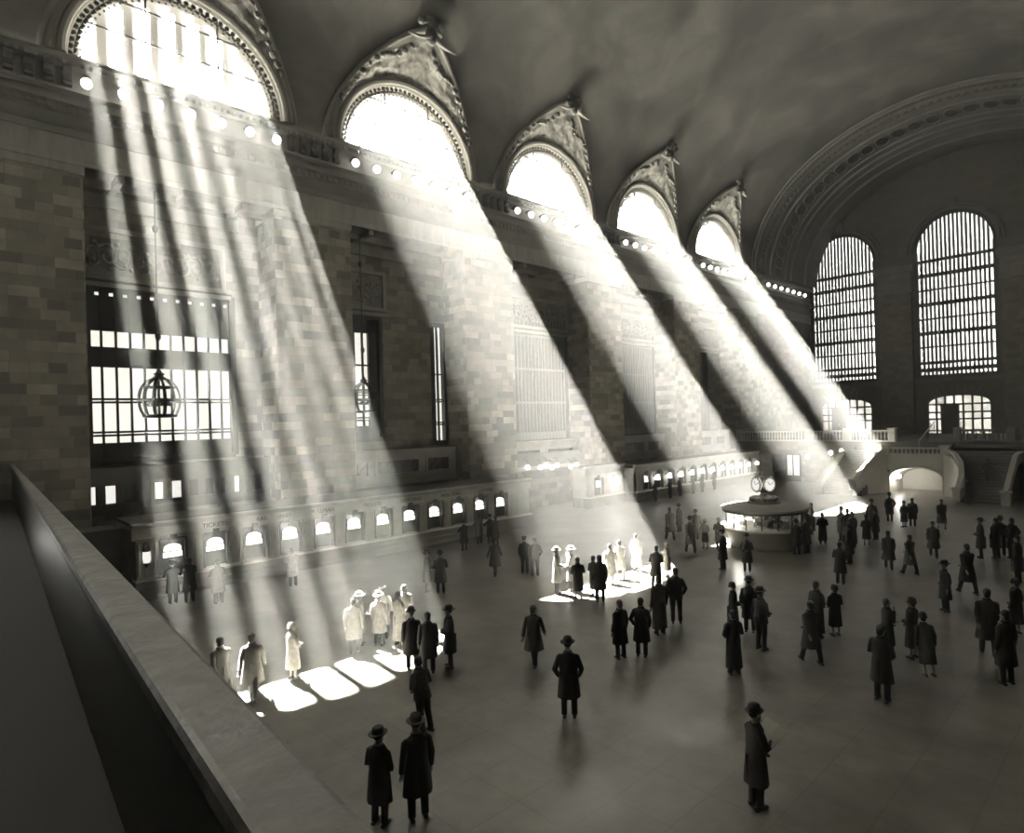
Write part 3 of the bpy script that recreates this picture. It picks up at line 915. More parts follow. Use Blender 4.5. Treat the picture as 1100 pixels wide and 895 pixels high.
# low wing beyond the near corner and its wall light
mb = MB(); mb.box(-32.9, -31.0, -2, 5.6, 0, 2.75); mb.box(-31.05, -30.85, -2, 5.6, 2.55, 2.8); mb.box(-31.02, -30.9, -2, 5.6, 1.9, 2.0)
tag(mb.build('booth_wing', M['darkstone']), 'dark low wing set back at the left end of the near ticket booth', 'wing')
FB = booth('ticket_booth', 'far ticket booth with a row of bright lamps beyond the second light shaft', -30.3, -32.9, 39.35, 60.2, [40.75 + 1.72 * k for k in range(11)], [], .82, .9, 2.2, 3.0, .45)
PV = booth('booth_pavilion', 'small lantern-lit pavilion at the near end of the far ticket booth', -31.3, -32.9, 34.6, 38.95, [36.0], [], .82, .9, 2.2, 3.15, .45)
PV['group'] = 'ticket booths along the left wall'

def bracket_lamp(x, y, z, s, label, group, arm=.35):
    t = thing('bracket_lamp', label, 'lamp', (x, y, z), group=group)
    mb = MB(); mb.tube([(x, y, z), (x + arm * .5, y, z + .12 * s), (x + arm, y, z + .06 * s)], .03, 6); mb.lathe([(.1, 0), (.1, .04)], (x, y, z), 8, ax='x')
    mb.build('bracket', M['bronze'], t)
    mb = MB(); mb.lathe([(.05 * s, .05 * s), (.16 * s, -.08 * s), (.2 * s, -.25 * s), (.12 * s, -.3 * s), (.001, -.31 * s)], (x + arm, y, z), 10)
    mb.build('shade', M['roofbulb'], t, smooth=True)
    return t
for k in range(11):
    bracket_lamp(-30.42, 40.75 + .86 + 1.72 * k, 1.95, 1.0, 'bright bracket lamp over a counter of the far ticket booth', 'bracket lamps along the far booth')
bracket_lamp(-31.42, 37.6, 2.1, 1.7, 'bell shaped lit lantern on the pavilion beside the far booth', 'wall lanterns')
# lit wall lantern at the left corner of the near booth
t = thing('wall_lantern', 'tall pale wall lantern on the left corner of the near ticket booth', 'lantern', (-29.4, 6.12, 1.5))
mb = MB(); mb.lathe([(.02, .75), (.1, .6), (.14, .42), (.13, .4)], (-29.35, 6.12, 1.55), 10); mb.lathe([(.1, -.05), (.05, -.2), (.001, -.25)], (-29.35, 6.12, 1.55), 10)
mb.build('cap', M['bronze'], t, smooth=True)
mb = MB(); mb.lathe([(.1, -.05), (.14, .1), (.13, .4)], (-29.35, 6.12, 1.55), 10)
mb.build('globe', M['litpane'], t, smooth=True)
# lamps in the passage between the booths
mb = MB(); mb.box(-34.6, -34.3, 29.2, 37.0, 3.3, 4.3)
struct(mb.build('trim_55', M['darkstone']), 'dark lintel over the passage between the booths', 'trim')
for y, z in [(31.0, 3.3), (32.3, 3.2), (32.9, 3.35), (33.5, 3.1), (34.1, 3.25), (35.6, 3.0), (36.2, 3.1)]:
    t = thing('globe_lamp', 'small lit globe lamp in the passage between the two booths', 'lamp', (-34.0, y, z), group='globe lamps in the passage')
    mb = MB(); mb.sphere((-34.0, y, z), .16, 10, 8); mb.build('globe', M['roofbulb'], t, smooth=True)
    mb = MB(); mb.tube([(-34.0, y, z + .14), (-34.0, y, z + .5), (-34.32, y, z + .6)], .025, 6); mb.build('arm', M['bronze'], t)

# ---- lamps on the cornice
def cornice_lamp(y, label, grp):
    t = thing('cornice_lamp', label, 'lamp', (-32.7, y, 21.5), group=grp)
    mb = MB(); mb.sphere((-32.36, y, 21.45), .205, 12, 8, (1, 1, 1.1)); mb.build('bulb', M['bulb'], t, smooth=True)
    mb = MB(); mb.tube([(-32.9, y, 21.7), (-32.6, y, 21.78), (-32.4, y, 21.68)], [.09, .07, .11], 8); mb.build('socket', M['bronze'], t, smooth=True)
LG = ['under the lunette cut by the left edge', 'under the second lunette from the left', 'under the middle lunette', 'under the fourth lunette', 'under the lunette nearest the end arch']
for i, yc in enumerate(LUN):
    for k in range(7):
        cornice_lamp(yc - 3.85 + 1.3 * k, 'bright bulb in the cornice row ' + LG[i], 'cornice bulbs ' + LG[i])
for k in range(7):
    cornice_lamp(67.3 + 1.65 * k, 'bright bulb in the last cornice row beside the end arch', 'cornice bulbs beside the end arch')

# ---- hanging globe lanterns
def chandelier(y, zc, label, r):
    x = -34.2
    t = thing('hanging_lantern', label, 'lantern', (x, y, 18.0), group='cage lanterns hanging in the bays')
    mb = MB(); mb.tube([(x, y, zc + r * 1.5), (x, y, 18.12)], .035, 6)
    for z in (zc + r * 1.5, 16.3, 11.2): mb.sphere((x, y, z), .13, 8, 6, (1, 1, 1.5))
    mb.build('rod', M['iron'], t, smooth=True)
    mb = MB()
    for k in range(12):
        a = 2 * PI * k / 12
        pts = [(x + r * math.sin(p) ** .8 * math.cos(a), y + r * math.sin(p) ** .8 * math.sin(a), zc + 1.2 * r * math.cos(p)) for p in [.12 + (PI * .78 - .12) * j / 12 for j in range(13)]]
        mb.tube(pts, .055, 5)
    for p, q in ((PI * .5, .07), (PI * .3, .05), (PI * .76, .09)):
        mb.tube([(x + r * math.sin(p) ** .8 * math.cos(a), y + r * math.sin(p) ** .8 * math.sin(a), zc + 1.2 * r * math.cos(p)) for a in [2 * PI * j / 24 for j in range(24)]], q, 6, closed=True)
    mb.build('cage', M['iron'], t, smooth=True)
    mb = MB(); mb.lathe([(.12, 1.1 * r), (.3, 1.22 * r), (.16, 1.35 * r), (.24, 1.45 * r), (.05, 1.6 * r)], (x, y, zc), 12)
    mb.build('crown', M['iron'], t, smooth=True)
    for k in range(8):
        a = 2 * PI * k / 8
        mb = MB(); mb.sphere((x + r * .55 * math.cos(a), y + r * .55 * math.sin(a), zc - .2), .11, 8, 6); mb.build('bulb', M['dimpane'], t, smooth=True)
chandelier(7.82, 8.2, 'dark openwork cage lantern hanging before the nearest grille window', .85)
chandelier(18.24, 8.25, 'dark openwork cage lantern hanging before the tall window of the second bay', .8)
# ---- balcony at the far end
mb = MB()
mb.box(-33, -21.0, 60.2, YF, 3.4, 3.95); mb.box(-21.0, -8.0, 60.2, YF, 3.4, 3.95); mb.box(-8.0, XR, 60.2, YF, 3.4, 3.95)
mb.box(-33.0, -29.0, 60.0, 60.4, 0, 3.95); mb.box(-25.6, -20.9, 60.0, 60.4, 0, 3.95); mb.box(-8.1, XR, 60.0, 60.4, 0, 3.95); mb.box(-29.0, -25.6, 60.0, 60.4, 2.7, 3.95)
mb.box(-29.5, -25, 64, 64.3, 0, 3.4)
mb.box(-33, -17.4, 59.85, 60.05, 3.5, 3.75); mb.box(-12.9, XR, 59.85, 60.05, 3.5, 3.75)
struct(mb.build('trim_60', M['wall']), 'balcony front along the far end of the hall', 'balcony')

def baluster_prof(h): return [(.07, 0), (.07, .06 * h), (.045, .1 * h), (.09, .36 * h), (.05, .72 * h), (.045, .86 * h), (.075, .93 * h), (.075, h)]
def balustrade(name, label, pts, h, mat, posts, group=None, solid=False):
    """pts: list of (x, y, z) along the foot of the rail"""
    pts = [Vector(p) for p in pts]
    t = thing(name, label, 'balustrade', pts[0], group=group)
    mb = MB(); mb2 = MB(); mb3 = MB()
    def slab(m, a, b, w, z0, z1):
        d = (b - a); n = Vector((-d.y, d.x, 0)).normalized() * w
        up0, up1 = Vector((0, 0, z0)), Vector((0, 0, z1))
        vs = [a + n + up0, a - n + up0, b - n + up0, b + n + up0, a + n + up1, a - n + up1, b - n + up1, b + n + up1]
        m.add(vs, [(0, 1, 2, 3), (4, 7, 6, 5), (0, 4, 5, 1), (1, 5, 6, 2), (2, 6, 7, 3), (3, 7, 4, 0)])
    nb = 0
    for a, b in zip(pts, pts[1:]):
        slab(mb, a, b, .17, h - .14, h); slab(mb, a, b, .15, 0, .14)
        if solid: slab(mb2, a, b, .11, .14, h - .14)
        else:
            n = max(1, int((b - a).length / .3))
            for i in range(n):
                p = a.lerp(b, (i + .5) / n)
                mb2.lathe(baluster_prof(h - .26), (p.x, p.y, p.z + .13), 8)
    mb.build('rail', mat, t); mb2.build('panel' if solid else 'balusters', mat, t, smooth=False if solid else True)
    for p in posts:
        p = Vector(p)
        mb = MB(); mb.bevbox(p.x - .28, p.x + .28, p.y - .28, p.y + .28, p.z, p.z + h + .06, .04); mb.box(p.x - .34, p.x + .34, p.y - .34, p.y + .34, p.z + h + .06, p.z + h + .18)
        mb.build('post', mat, t)
    return t
balustrade('balustrade', 'pale stone balustrade of the balcony, left of the stair head', [(-32.8, 60.1, 3.95), (-17.6, 60.1, 3.95)], 1.05, M['stair'],
           [(-32.6, 60.1, 3.95), (-25.2, 60.1, 3.95), (-21.6, 60.1, 3.95), (-17.7, 60.1, 3.95)], 'balcony balustrades')
balustrade('balustrade', 'stone balustrade of the balcony, right of the stair head', [(-12.75, 60.1, 3.95), (2.4, 60.1, 3.95)], 1.05, M['trim'],
           [(-12.7, 60.1, 3.95), (-9.0, 60.1, 3.95), (-4.0, 60.1, 3.95)], 'balcony balustrades')
# ---- grand staircase
M['arch_fill'] = emit('arch_fill_lamp', 1.0, 130.0)
st = thing('staircase', 'double marble staircase with a low arch in its middle, before the balcony', 'staircase', (-14.5, 56, 0))
T = lambda u, v, w: (u, 55 + w, v)
mb = MB(); wall_mesh(mb, T, -16.75, -12.55, 0, 3.15, [(-16.55, -12.75, 0, arch(-14.65, 1.9, 1.2, .9))], .5, n=18)
mb.tube([(x, 54.97, arch(-14.65, 1.9, 1.2, .9)(x) + .12) for x in [-16.5 + 3.7 * k / 20 for k in range(21)]], .09, 6)
mb.build('arch_wall', M['stair'], st)
mb = MB()           # vault and sloping back of the passage under the landing
a_ = arch(-14.65, 1.9, 1.2, .9)
rows = [[(x, 55.5, a_(x)), (x, 58.5, a_(x) - .3)] for x in [-16.55 + 3.8 * k / 18 for k in range(19)]]
mb.grid(rows); mb.box(-16.75, -16.55, 55.5, 58.6, 0, 1.5); mb.box(-12.75, -12.55, 55.5, 58.6, 0, 1.5); mb.box(-16.75, -12.55, 58.5, 58.7, 0, 2.4)
mb.build('arch_passage', M['stair'], st)
def flank(pa, pb, pc, za, zb, zc, name):
    # curved side wall with a rising top
    mb = MB(); pts = []
    for k in range(13):
        t = k / 12
        p = (1 - t) ** 2 * Vector(pa) + 2 * t * (1 - t) * Vector(pb) + t * t * Vector(pc)
        z = (1 - t) ** 2 * za + 2 * t * (1 - t) * zb + t * t * zc
        pts.append((p, z))
    for (p, z), (q, w) in zip(pts, pts[1:]):
        d = (q - p); n = Vector((-d.y, d.x)).normalized() * .16
        vs = [(p.x + n.x, p.y + n.y, 0), (p.x - n.x, p.y - n.y, 0), (q.x - n.x, q.y - n.y, 0), (q.x + n.x, q.y + n.y, 0),
              (p.x + n.x, p.y + n.y, z), (p.x - n.x, p.y - n.y, z), (q.x - n.x, q.y - n.y, w), (q.x + n.x, q.y + n.y, w)]
        mb.add(vs, [(0, 1, 2, 3), (4, 7, 6, 5), (0, 4, 5, 1), (1, 5, 6, 2), (2, 6, 7, 3), (3, 7, 4, 0)])
    mb.build(name, M['stair'], st)
    return pts
fl = flank((-18.1, 51.5), (-17.9, 53.4), (-16.75, 55.1), .55, 2.2, 3.1, 'left_flank')
fr = flank((-11.05, 51.6), (-10.5, 53.6), (-12.55, 55.1), .3, 2.6, 3.1, 'right_flank')
mb = MB(); N_ = 17
for k in range(N_):      # flights
    y0 = 51.7 + k * .36; z = (k + 1) * .19
    mb.box(-20.8, -17.6 if k < 9 else -16.5, y0, 58.0, z - .19, z)
struct_steps = mb.build('left_flight', M['step'], st)
mb = MB()
for k in range(N_):
    y0 = 51.7 + k * .36; z = (k + 1) * .19
    mb.box(-11.2 if k < 9 else -12.6, -8.3, y0, 58.0, z - .19, z)
mb.build('right_flight', M['step'], st)
mb = MB(); mb.box(-20.8, -8.3, 57.8, 60.2, 2.9, 3.23); mb.box(-16.9, -12.5, 55.2, 58, 2.85, 3.15)
for k in range(4): mb.box(-17.4, -12.95, 58.6 + .4 * k, 60.2, 3.23 + .18 * k, 3.41 + .18 * k)
mb.build('landing', M['step'], st)
balustrade('balustrade', 'bright sunlit balustrade across the top of the staircase arch', [(-16.7, 55.15, 3.12), (-12.6, 55.15, 3.12)], .62, M['stair'], [(-16.75, 55.15, 3.1), (-12.55, 55.15, 3.1)], 'staircase balustrades')
def along(pts): return [(p.x, p.y, z) for p, z in pts[::3]]
balustrade('balustrade', 'curved solid white stair rail sweeping down on the left of the arch', along(fl), .62, M['stair'], [(-18.1, 51.45, .5)], 'staircase balustrades', solid=True)
balustrade('balustrade', 'curved white stair rail with balusters on the right of the arch', along(fr), .62, M['stair'], [(-11.05, 51.6, .25)], 'staircase balustrades')
balustrade('balustrade', 'pale sloping outer rail of the left stair flight', [(-20.95, 51.6, .3), (-20.95, 55.6, 2.35), (-20.95, 57.6, 2.5)], .75, M['stair'], [(-20.95, 51.5, 0)], 'staircase balustrades', solid=True)
balustrade('balustrade', 'pale sloping outer rail of the dark right stair flight', [(-8.15, 51.7, .4), (-8.15, 55.6, 2.45), (-8.15, 58.2, 2.6)], .75, M['stair'], [(-8.15, 51.6, 0)], 'staircase balustrades', solid=True)
hr = thing('handrail', 'thin brass handrail in the middle of the steps to the balcony', 'handrail', (-15.2, 58.6, 3.3))
mb = MB(); mb.tube([(-15.2, 58.4, 4.1), (-15.2, 58.8, 4.2), (-15.2, 63.5, 5.6)], .05, 8); mb.build('rail', M['brass'], hr)
for y, z0, z1 in ((58.55, 3.23, 4.1), (61.5, 3.95, 5.0), (63.4, 3.95, 5.55)):
    mb = MB(); mb.tube([(-15.2, y, z0), (-15.2, y, z1)], .035, 6); mb.build('post', M['brass'], hr)
t = thing('arch_fill_lamp', 'added globe lamp brightening the left side of the staircase arch', 'lamp', (-15.9, 55.9, 1.55))  # lamp added to brighten the passage under the arch
mb = MB(); mb.sphere((-16.1, 55.9, 1.3), .17, 12, 8); mb.build('globe', M['arch_fill'], t, smooth=True)
mb = MB(); mb.tube([(-16.1, 55.9, 1.12), (-16.2, 55.9, .95), (-16.56, 55.9, .95)], .035, 6); mb.build('arm', M['bronze'], t)
# lamps under the balcony, left of the stair
for x, y, z in ((-25.2, 59.6, 2.5), (-23.0, 59.6, 2.9), (-22.0, 59.6, 3.1)):
    t = thing('globe_lamp', 'lit globe lamp on the wall under the balcony, left of the stairs', 'lamp', (x, y, z), group='globe lamps under the balcony')
    mb = MB(); mb.sphere((x, y, z), .2, 10, 8); mb.build('globe', M['roofbulb'], t, smooth=True)
    mb = MB(); mb.tube([(x, y, z + .18), (x, 59.95, z + .3)], .03, 6); mb.build('arm', M['bronze'], t)
mb = MB(); mb.box(-27.4, -26.2, 59.9, 59.98, .6, 2.6)
t = thing('lit_doorway', 'bright glazed doorway under the balcony, left of the stairs', 'doorway', (-26.8, 59.95, 0))
mb.build('pane', M['litpane'], t)
mb = MB()
for q in (-27.5, -26.8, -26.1): mb.box(q - .06, q + .06, 59.85, 60.0, 0, 2.7)
mb.box(-27.5, -26.1, 59.85, 60, 2.6, 2.75); mb.box(-27.5, -26.1, 59.85, 60, 0, .6); mb.build('frame', M['bronze'], t)

# ---- information kiosk
KX, KY = -15.1, 30.15
k = thing('information_kiosk', 'round information kiosk with glazed counter and a golden clock on top', 'kiosk', (KX, KY, 0))
def kl(name, prof, mat, n=40, sm=math.radians(35), parent=None):
    mb = MB(); mb.lathe(prof, (KX, KY, 0), n); return mb.build(name, mat, parent or k, smooth=sm)
kl('base', [(1.95, 0), (1.95, .12), (1.8, .16), (1.86, .5), (1.98, .85), (1.98, .9)], M['trim'])
kl('counter', [(1.9, .9), (2.2, .9), (2.24, .94), (2.24, .99), (2.15, 1.02), (1.75, 1.02)], M['stair'])
kl('glass', [(1.92, 1.02), (1.92, 1.86)], M['clear_glass'])
kl('roof', [(1.9, 1.84), (2.1, 1.84), (2.16, 1.9), (2.14, 1.97), (1.95, 2.02), (1.0, 2.15), (.75, 2.17), (.001, 2.18)], M['band'])
kl('roof_rim', [(2.0, 1.76), (2.1, 1.76), (2.12, 1.88), (2.0, 1.88)], M['bronze'])
for i in range(16):
    a = 2 * PI * i / 16
    mb = MB(); mb.tube([(KX + 1.95 * math.cos(a), KY + 1.95 * math.sin(a), 1.0), (KX + 1.95 * math.cos(a), KY + 1.95 * math.sin(a), 1.8)], .035, 6)
    mb.build('post', M['bronze'], k)
kl('core', [(.55, .1), (.55, 1.84)], M['brown'], 8, False)
rn = random.Random(3)
mb = MB()
for i in range(70):     # timetable racks
    a = rn.uniform(0, 2 * PI); z = rn.uniform(1.05, 1.6); r = rn.choice([.62, 1.2, 1.6])
    c, s = math.cos(a), math.sin(a); w = rn.uniform(.06, .16); h = rn.uniform(.1, .22)
    p = Vector((KX + r * c, KY + r * s, z)); q = Vector((-s, c, 0)) * w
    n_ = Vector((c, s, 0)) * .015
    mb.add([p - q - n_, p + q - n_, p + q + Vector((0, 0, h)) - n_, p - q + Vector((0, 0, h)) - n_, p - q + n_, p + q + n_, p + q + Vector((0, 0, h)) + n_, p - q + Vector((0, 0, h)) + n_],
           [(0, 1, 2, 3), (4, 7, 6, 5), (0, 4, 5, 1), (1, 5, 6, 2), (2, 6, 7, 3), (3, 7, 4, 0)])
mb.build('timetable_racks', M['paper'], k)
kl('ceiling_light', [(1.2, 1.8), (1.2, 1.83)], M['signlight'], 24, False)
# clock on the roof
kl('pedestal', [(.85, 2.15), (.85, 2.22), (.6, 2.26), (.5, 2.4), (.32, 2.5), (.2, 2.55), (.16, 2.68), (.2, 2.72)], M['brass'], 24)
mb = MB()
for i in range(12):
    a = 2 * PI * i / 12; mb.sphere((KX + .62 * math.cos(a), KY + .62 * math.sin(a), 2.36), .13, 8, 6)
mb.build('pedestal_ornaments', M['brass'], k, smooth=True)
CZ = 3.12
ck = kl('clock', [(.1, CZ - .42), (.3, CZ - .38), (.42, CZ - .15), (.45, CZ), (.42, CZ + .18), (.3, CZ + .38), (.1, CZ + .44), (.06, CZ + .5), (.1, CZ + .56), (.001, CZ + .66)], M['brass'], 20)
for i in range(4):
    a = PI / 4 + PI / 2 * i + .35
    d = Vector((math.cos(a), math.sin(a), 0)); s = Vector((-d.y, d.x, 0)); u = Vector((0, 0, 1)); c = Vector((KX, KY, CZ)) + d * .4
    def disc(r0, r1, off, n=28):
        m_ = MB()
        A = [c + d * off + (s * math.cos(2 * PI * q / n) + u * math.sin(2 * PI * q / n)) * r1 for q in range(n)]
        B = [c + d * (off - .1) + (s * math.cos(2 * PI * q / n) + u * math.sin(2 * PI * q / n)) * r1 for q in range(n)]
        if r0 == 0:
            m_.add(A + B, [tuple(range(n))] + [(q, (q + 1) % n, n + (q + 1) % n, n + q) for q in range(n)])
        else:
            m_.tube(A, r0, 6, closed=True)
        return m_
    disc(0, .35, .08).build('clock_face', M['litpane'], ck)
    disc(.035, .36, .08).build('bezel', M['brass'], ck, smooth=True)
    m_ = MB()
    for q in range(12):
        w = s * math.cos(2 * PI * q / 12) + u * math.sin(2 * PI * q / 12)
        m_.tube([c + d * .085 + w * .25, c + d * .085 + w * .32], .014, 4)
    m_.tube([c + d * .09, c + d * .09 + (u * .8 - s * .6).normalized() * .2], .018, 4)
    m_.tube([c + d * .09, c + d * .09 + (u * .35 + s * .93).normalized() * .28], .014, 4)
    m_.build('hands', M['ink'], ck)
kd = bpy.data.lights.new('kiosk_lamp', 'POINT'); kd.energy = 260; kd.color = (1, .95, .85); kd.shadow_soft_size = .3
ko = bpy.data.objects.new('kiosk_lamp', kd); COL.objects.link(ko); ko.location = (KX - .9, KY - .9, 1.6)

# ---- marble parapet of the near balcony, in the foreground
pp = thing('balcony_parapet', 'broad worn marble parapet crossing the lower left corner', 'parapet', (-4, .8, 4.4))
def yo(x): return .755 - .0525 * x
def yi(x): return .505 - .0575 * x
mb = MB(); xs = [2.4, 0, -1.5, -3, -5, -8, -12, -18, -25, -32.9]
top, bot = 5.6, 5.46
for a, b in zip(xs, xs[1:]):
    A = [(a, yo(a), top), (a, yi(a), top), (b, yi(b), top), (b, yo(b), top)]
    rows = []
    for x in (a, b):
        o, i = yo(x), yi(x)
        rows.append([(x, o + .0, bot), (x, o + .015, bot + .04), (x, o + .015, top - .04), (x, o, top - .01), (x, o - .02, top), (x, i + .02, top), (x, i, top - .01), (x, i - .012, top - .04), (x, i - .012, bot + .04), (x, i, bot)])
    mb.grid(rows)
mb.build('coping', M['parapet'], pp)
mb = MB()
for a, b in zip(xs, xs[1:]):
    mb.grid([[(a, yo(a) - .06, bot), (a, yo(a) - .06, 3.9)], [(b, yo(b) - .06, bot), (b, yo(b) - .06, 3.9)]])
    mb.grid([[(a, yi(a) + .06, bot), (a, yi(a) + .06, 4.2)], [(b, yi(b) + .06, bot), (b, yi(b) + .06, 4.2)]])
mb.build('wall', M['brown'], pp)
mb = MB(); mb.add([(2.4, .6, 4.2), (2.4, YN, 4.2), (-32.9, YN, 4.2), (-32.9, 2.45, 4.2), (2.4, .6, 3.9), (2.4, YN, 3.9), (-32.9, YN, 3.9), (-32.9, 2.45, 3.9)], [(0, 1, 2, 3), (4, 7, 6, 5), (0, 4, 5, 1), (1, 5, 6, 2), (2, 6, 7, 3), (3, 7, 4, 0)])
struct(mb.build('floor_balcony', M['black']), 'floor of the near balcony', 'floor')
# ---- people
M['skin'] = plain('skin', .32, .6)
for nm, v in (('black', .012), ('charcoal', .035), ('grey', .13), ('tan', .34), ('white', .62)):
    M['cloth_' + nm] = noisy('cloth_' + nm, [(.3, v * .75), (.7, v * 1.25)], 9, 4, .9)
M['leather'] = plain('shoe_leather', .01, .4)
M['hair'] = plain('dark_hair', .015, .6)
M['eye'] = plain('eye', .01, .3)
SKN = {}
def skin_mesh(name, V, E, R, sub=1):
    me = bpy.data.meshes.new(name); me.from_pydata(V, E, [])
    o = bpy.data.objects.new(name, me); COL.objects.link(o)
    o.modifiers.new('skin', 'SKIN')
    if not me.skin_vertices: 
        bm = bmesh.new(); bm.from_mesh(me); bm.verts.layers.skin.verify(); bm.to_mesh(me); bm.free()
    for i, r in enumerate(R):
        sv = me.skin_vertices[0].data[i]; sv.radius = (r, r) if not isinstance(r, tuple) else r; sv.use_root = (i == 0)
    s = o.modifiers.new('sub', 'SUBSURF'); s.levels = sub; s.render_levels = sub
    dg = bpy.context.evaluated_depsgraph_get()
    out = bpy.data.meshes.new_from_object(o.evaluated_get(dg))
    bpy.data.objects.remove(o)
    for p in out.polygons: p.use_smooth = True
    out.name = name
    return out
ARMS = {'down': ((.255, -.03, 1.13), (.265, .05, .86)), 'pockets': ((.31, -.1, 1.14), (.235, .06, .93)), 'hold': ((.25, .07, 1.15), (.13, .30, 1.2)),
        'clasp': ((.28, .0, 1.13), (.07, .23, 1.08)), 'counter': ((.27, .14, 1.16), (.17, .36, 1.12)), 'chin': ((.25, .1, 1.15), (.09, .18, 1.42)), 'carry': ((.27, .0, 1.13), (.12, .25, 1.05)), 'walk': ((.25, .0, 1.14), (.26, .0, .88))}
def pose_points(pose):
    arms = {}
    for s in (-1, 1):
        e, w = ARMS[pose]
        if pose == 'chin' and s < 0: e, w = ARMS['clasp']
        if pose == 'carry' and s < 0: e, w = ARMS['down']
        e = Vector((s * e[0], e[1], e[2])); w = Vector((s * w[0], w[1], w[2]))
        if pose == 'walk':
            e.y += .1 * s; w.y += .26 * s; w.z += .03
        arms[s] = (Vector((s * .185, 0, 1.41)), e, w)
    legs = {}
    for s in (-1, 1):
        if pose == 'walk':
            legs[s] = (Vector((s * .095, 0, .88)), Vector((s * .1, -.02 - .16 * s * -1 * -1, .5)), Vector((s * .1, -.3 * s, .1 if s < 0 else .13)))
        else:
            legs[s] = (Vector((s * .1, 0, .88)), Vector((s * .115, .02, .5)), Vector((s * .12, -.02, .1)))
    return arms, legs
def body_mesh(pose):
    if pose in SKN: return SKN[pose]
    arms, legs = pose_points(pose)
    V = [(0, 0, .93), (0, .0, 1.1), (0, 0, 1.3), (0, 0, 1.46), (0, .008, 1.53), (0, .025, 1.6), (0, .02, 1.7), (0, .01, 1.765)]
    R = [.13, .115, .13, .07, .052, .075, .092, .055]
    E = [(0, 1), (1, 2), (2, 3), (3, 4), (4, 5), (5, 6), (6, 7)]
    def add(p, r, par):
        V.append(tuple(p)); R.append(r); E.append((par, len(V) - 1)); return len(V) - 1
    add((0, .118, 1.635), .014, 5)                      # nose
    for s in (-1, 1):
        add((s * .092, .01, 1.655), .014, 6)            # ears
        sh, el, wr = arms[s]
        a = add(sh, .058, 2); b = add(el, .043, a); c = add(wr, .028, b)
        d = (wr - el).normalized(); up = Vector((0, 0, 1)) if abs(d.z) < .7 else Vector((0, 1, 0))
        side = d.cross(up).normalized()
        pm = add(wr + d * .055, .034, c)
        nrm = side.cross(d).normalized()
        for k, (o, ln) in enumerate(((-.03, .075), (-.01, .088), (.011, .082), (.03, .065))):
            q = add(wr + d * (.09 + ln * .5) + side * o, .0095, pm)
            add(wr + d * (.09 + ln * .95) + side * o * 1.1 - nrm * .022, .008, q)
        q = add(wr + d * .06 + side * (-.05 * s), .012, pm); add(wr + d * .095 + side * (-.062 * s) - nrm * .01, .009, q)
        hp, kn, an = legs[s]
        a = add(hp, .088, 0); b = add(kn, .058, a); c = add(an, .036, b)
        add(an + Vector((s * .01, .14, -.07)), .032, c)
    m = skin_mesh('body', V, E, R, 1)
    m.materials.append(M['skin']); SKN[pose] = m
    return m
def loft(mb, rings, n=18, fold=0.0, fz=.95):
    rows = []
    for z, hx, hy, yo_ in rings:
        row = []
        for i in range(n + 1):
            a = 2 * PI * i / n
            k = 1 + (fold * math.sin(6 * a + z) * min(1, max(0, fz - z) / .4))
            row.append((hx * k * math.cos(a), yo_ + hy * k * math.sin(a), z))
        rows.append(row)
    mb.grid(rows)
    return mb
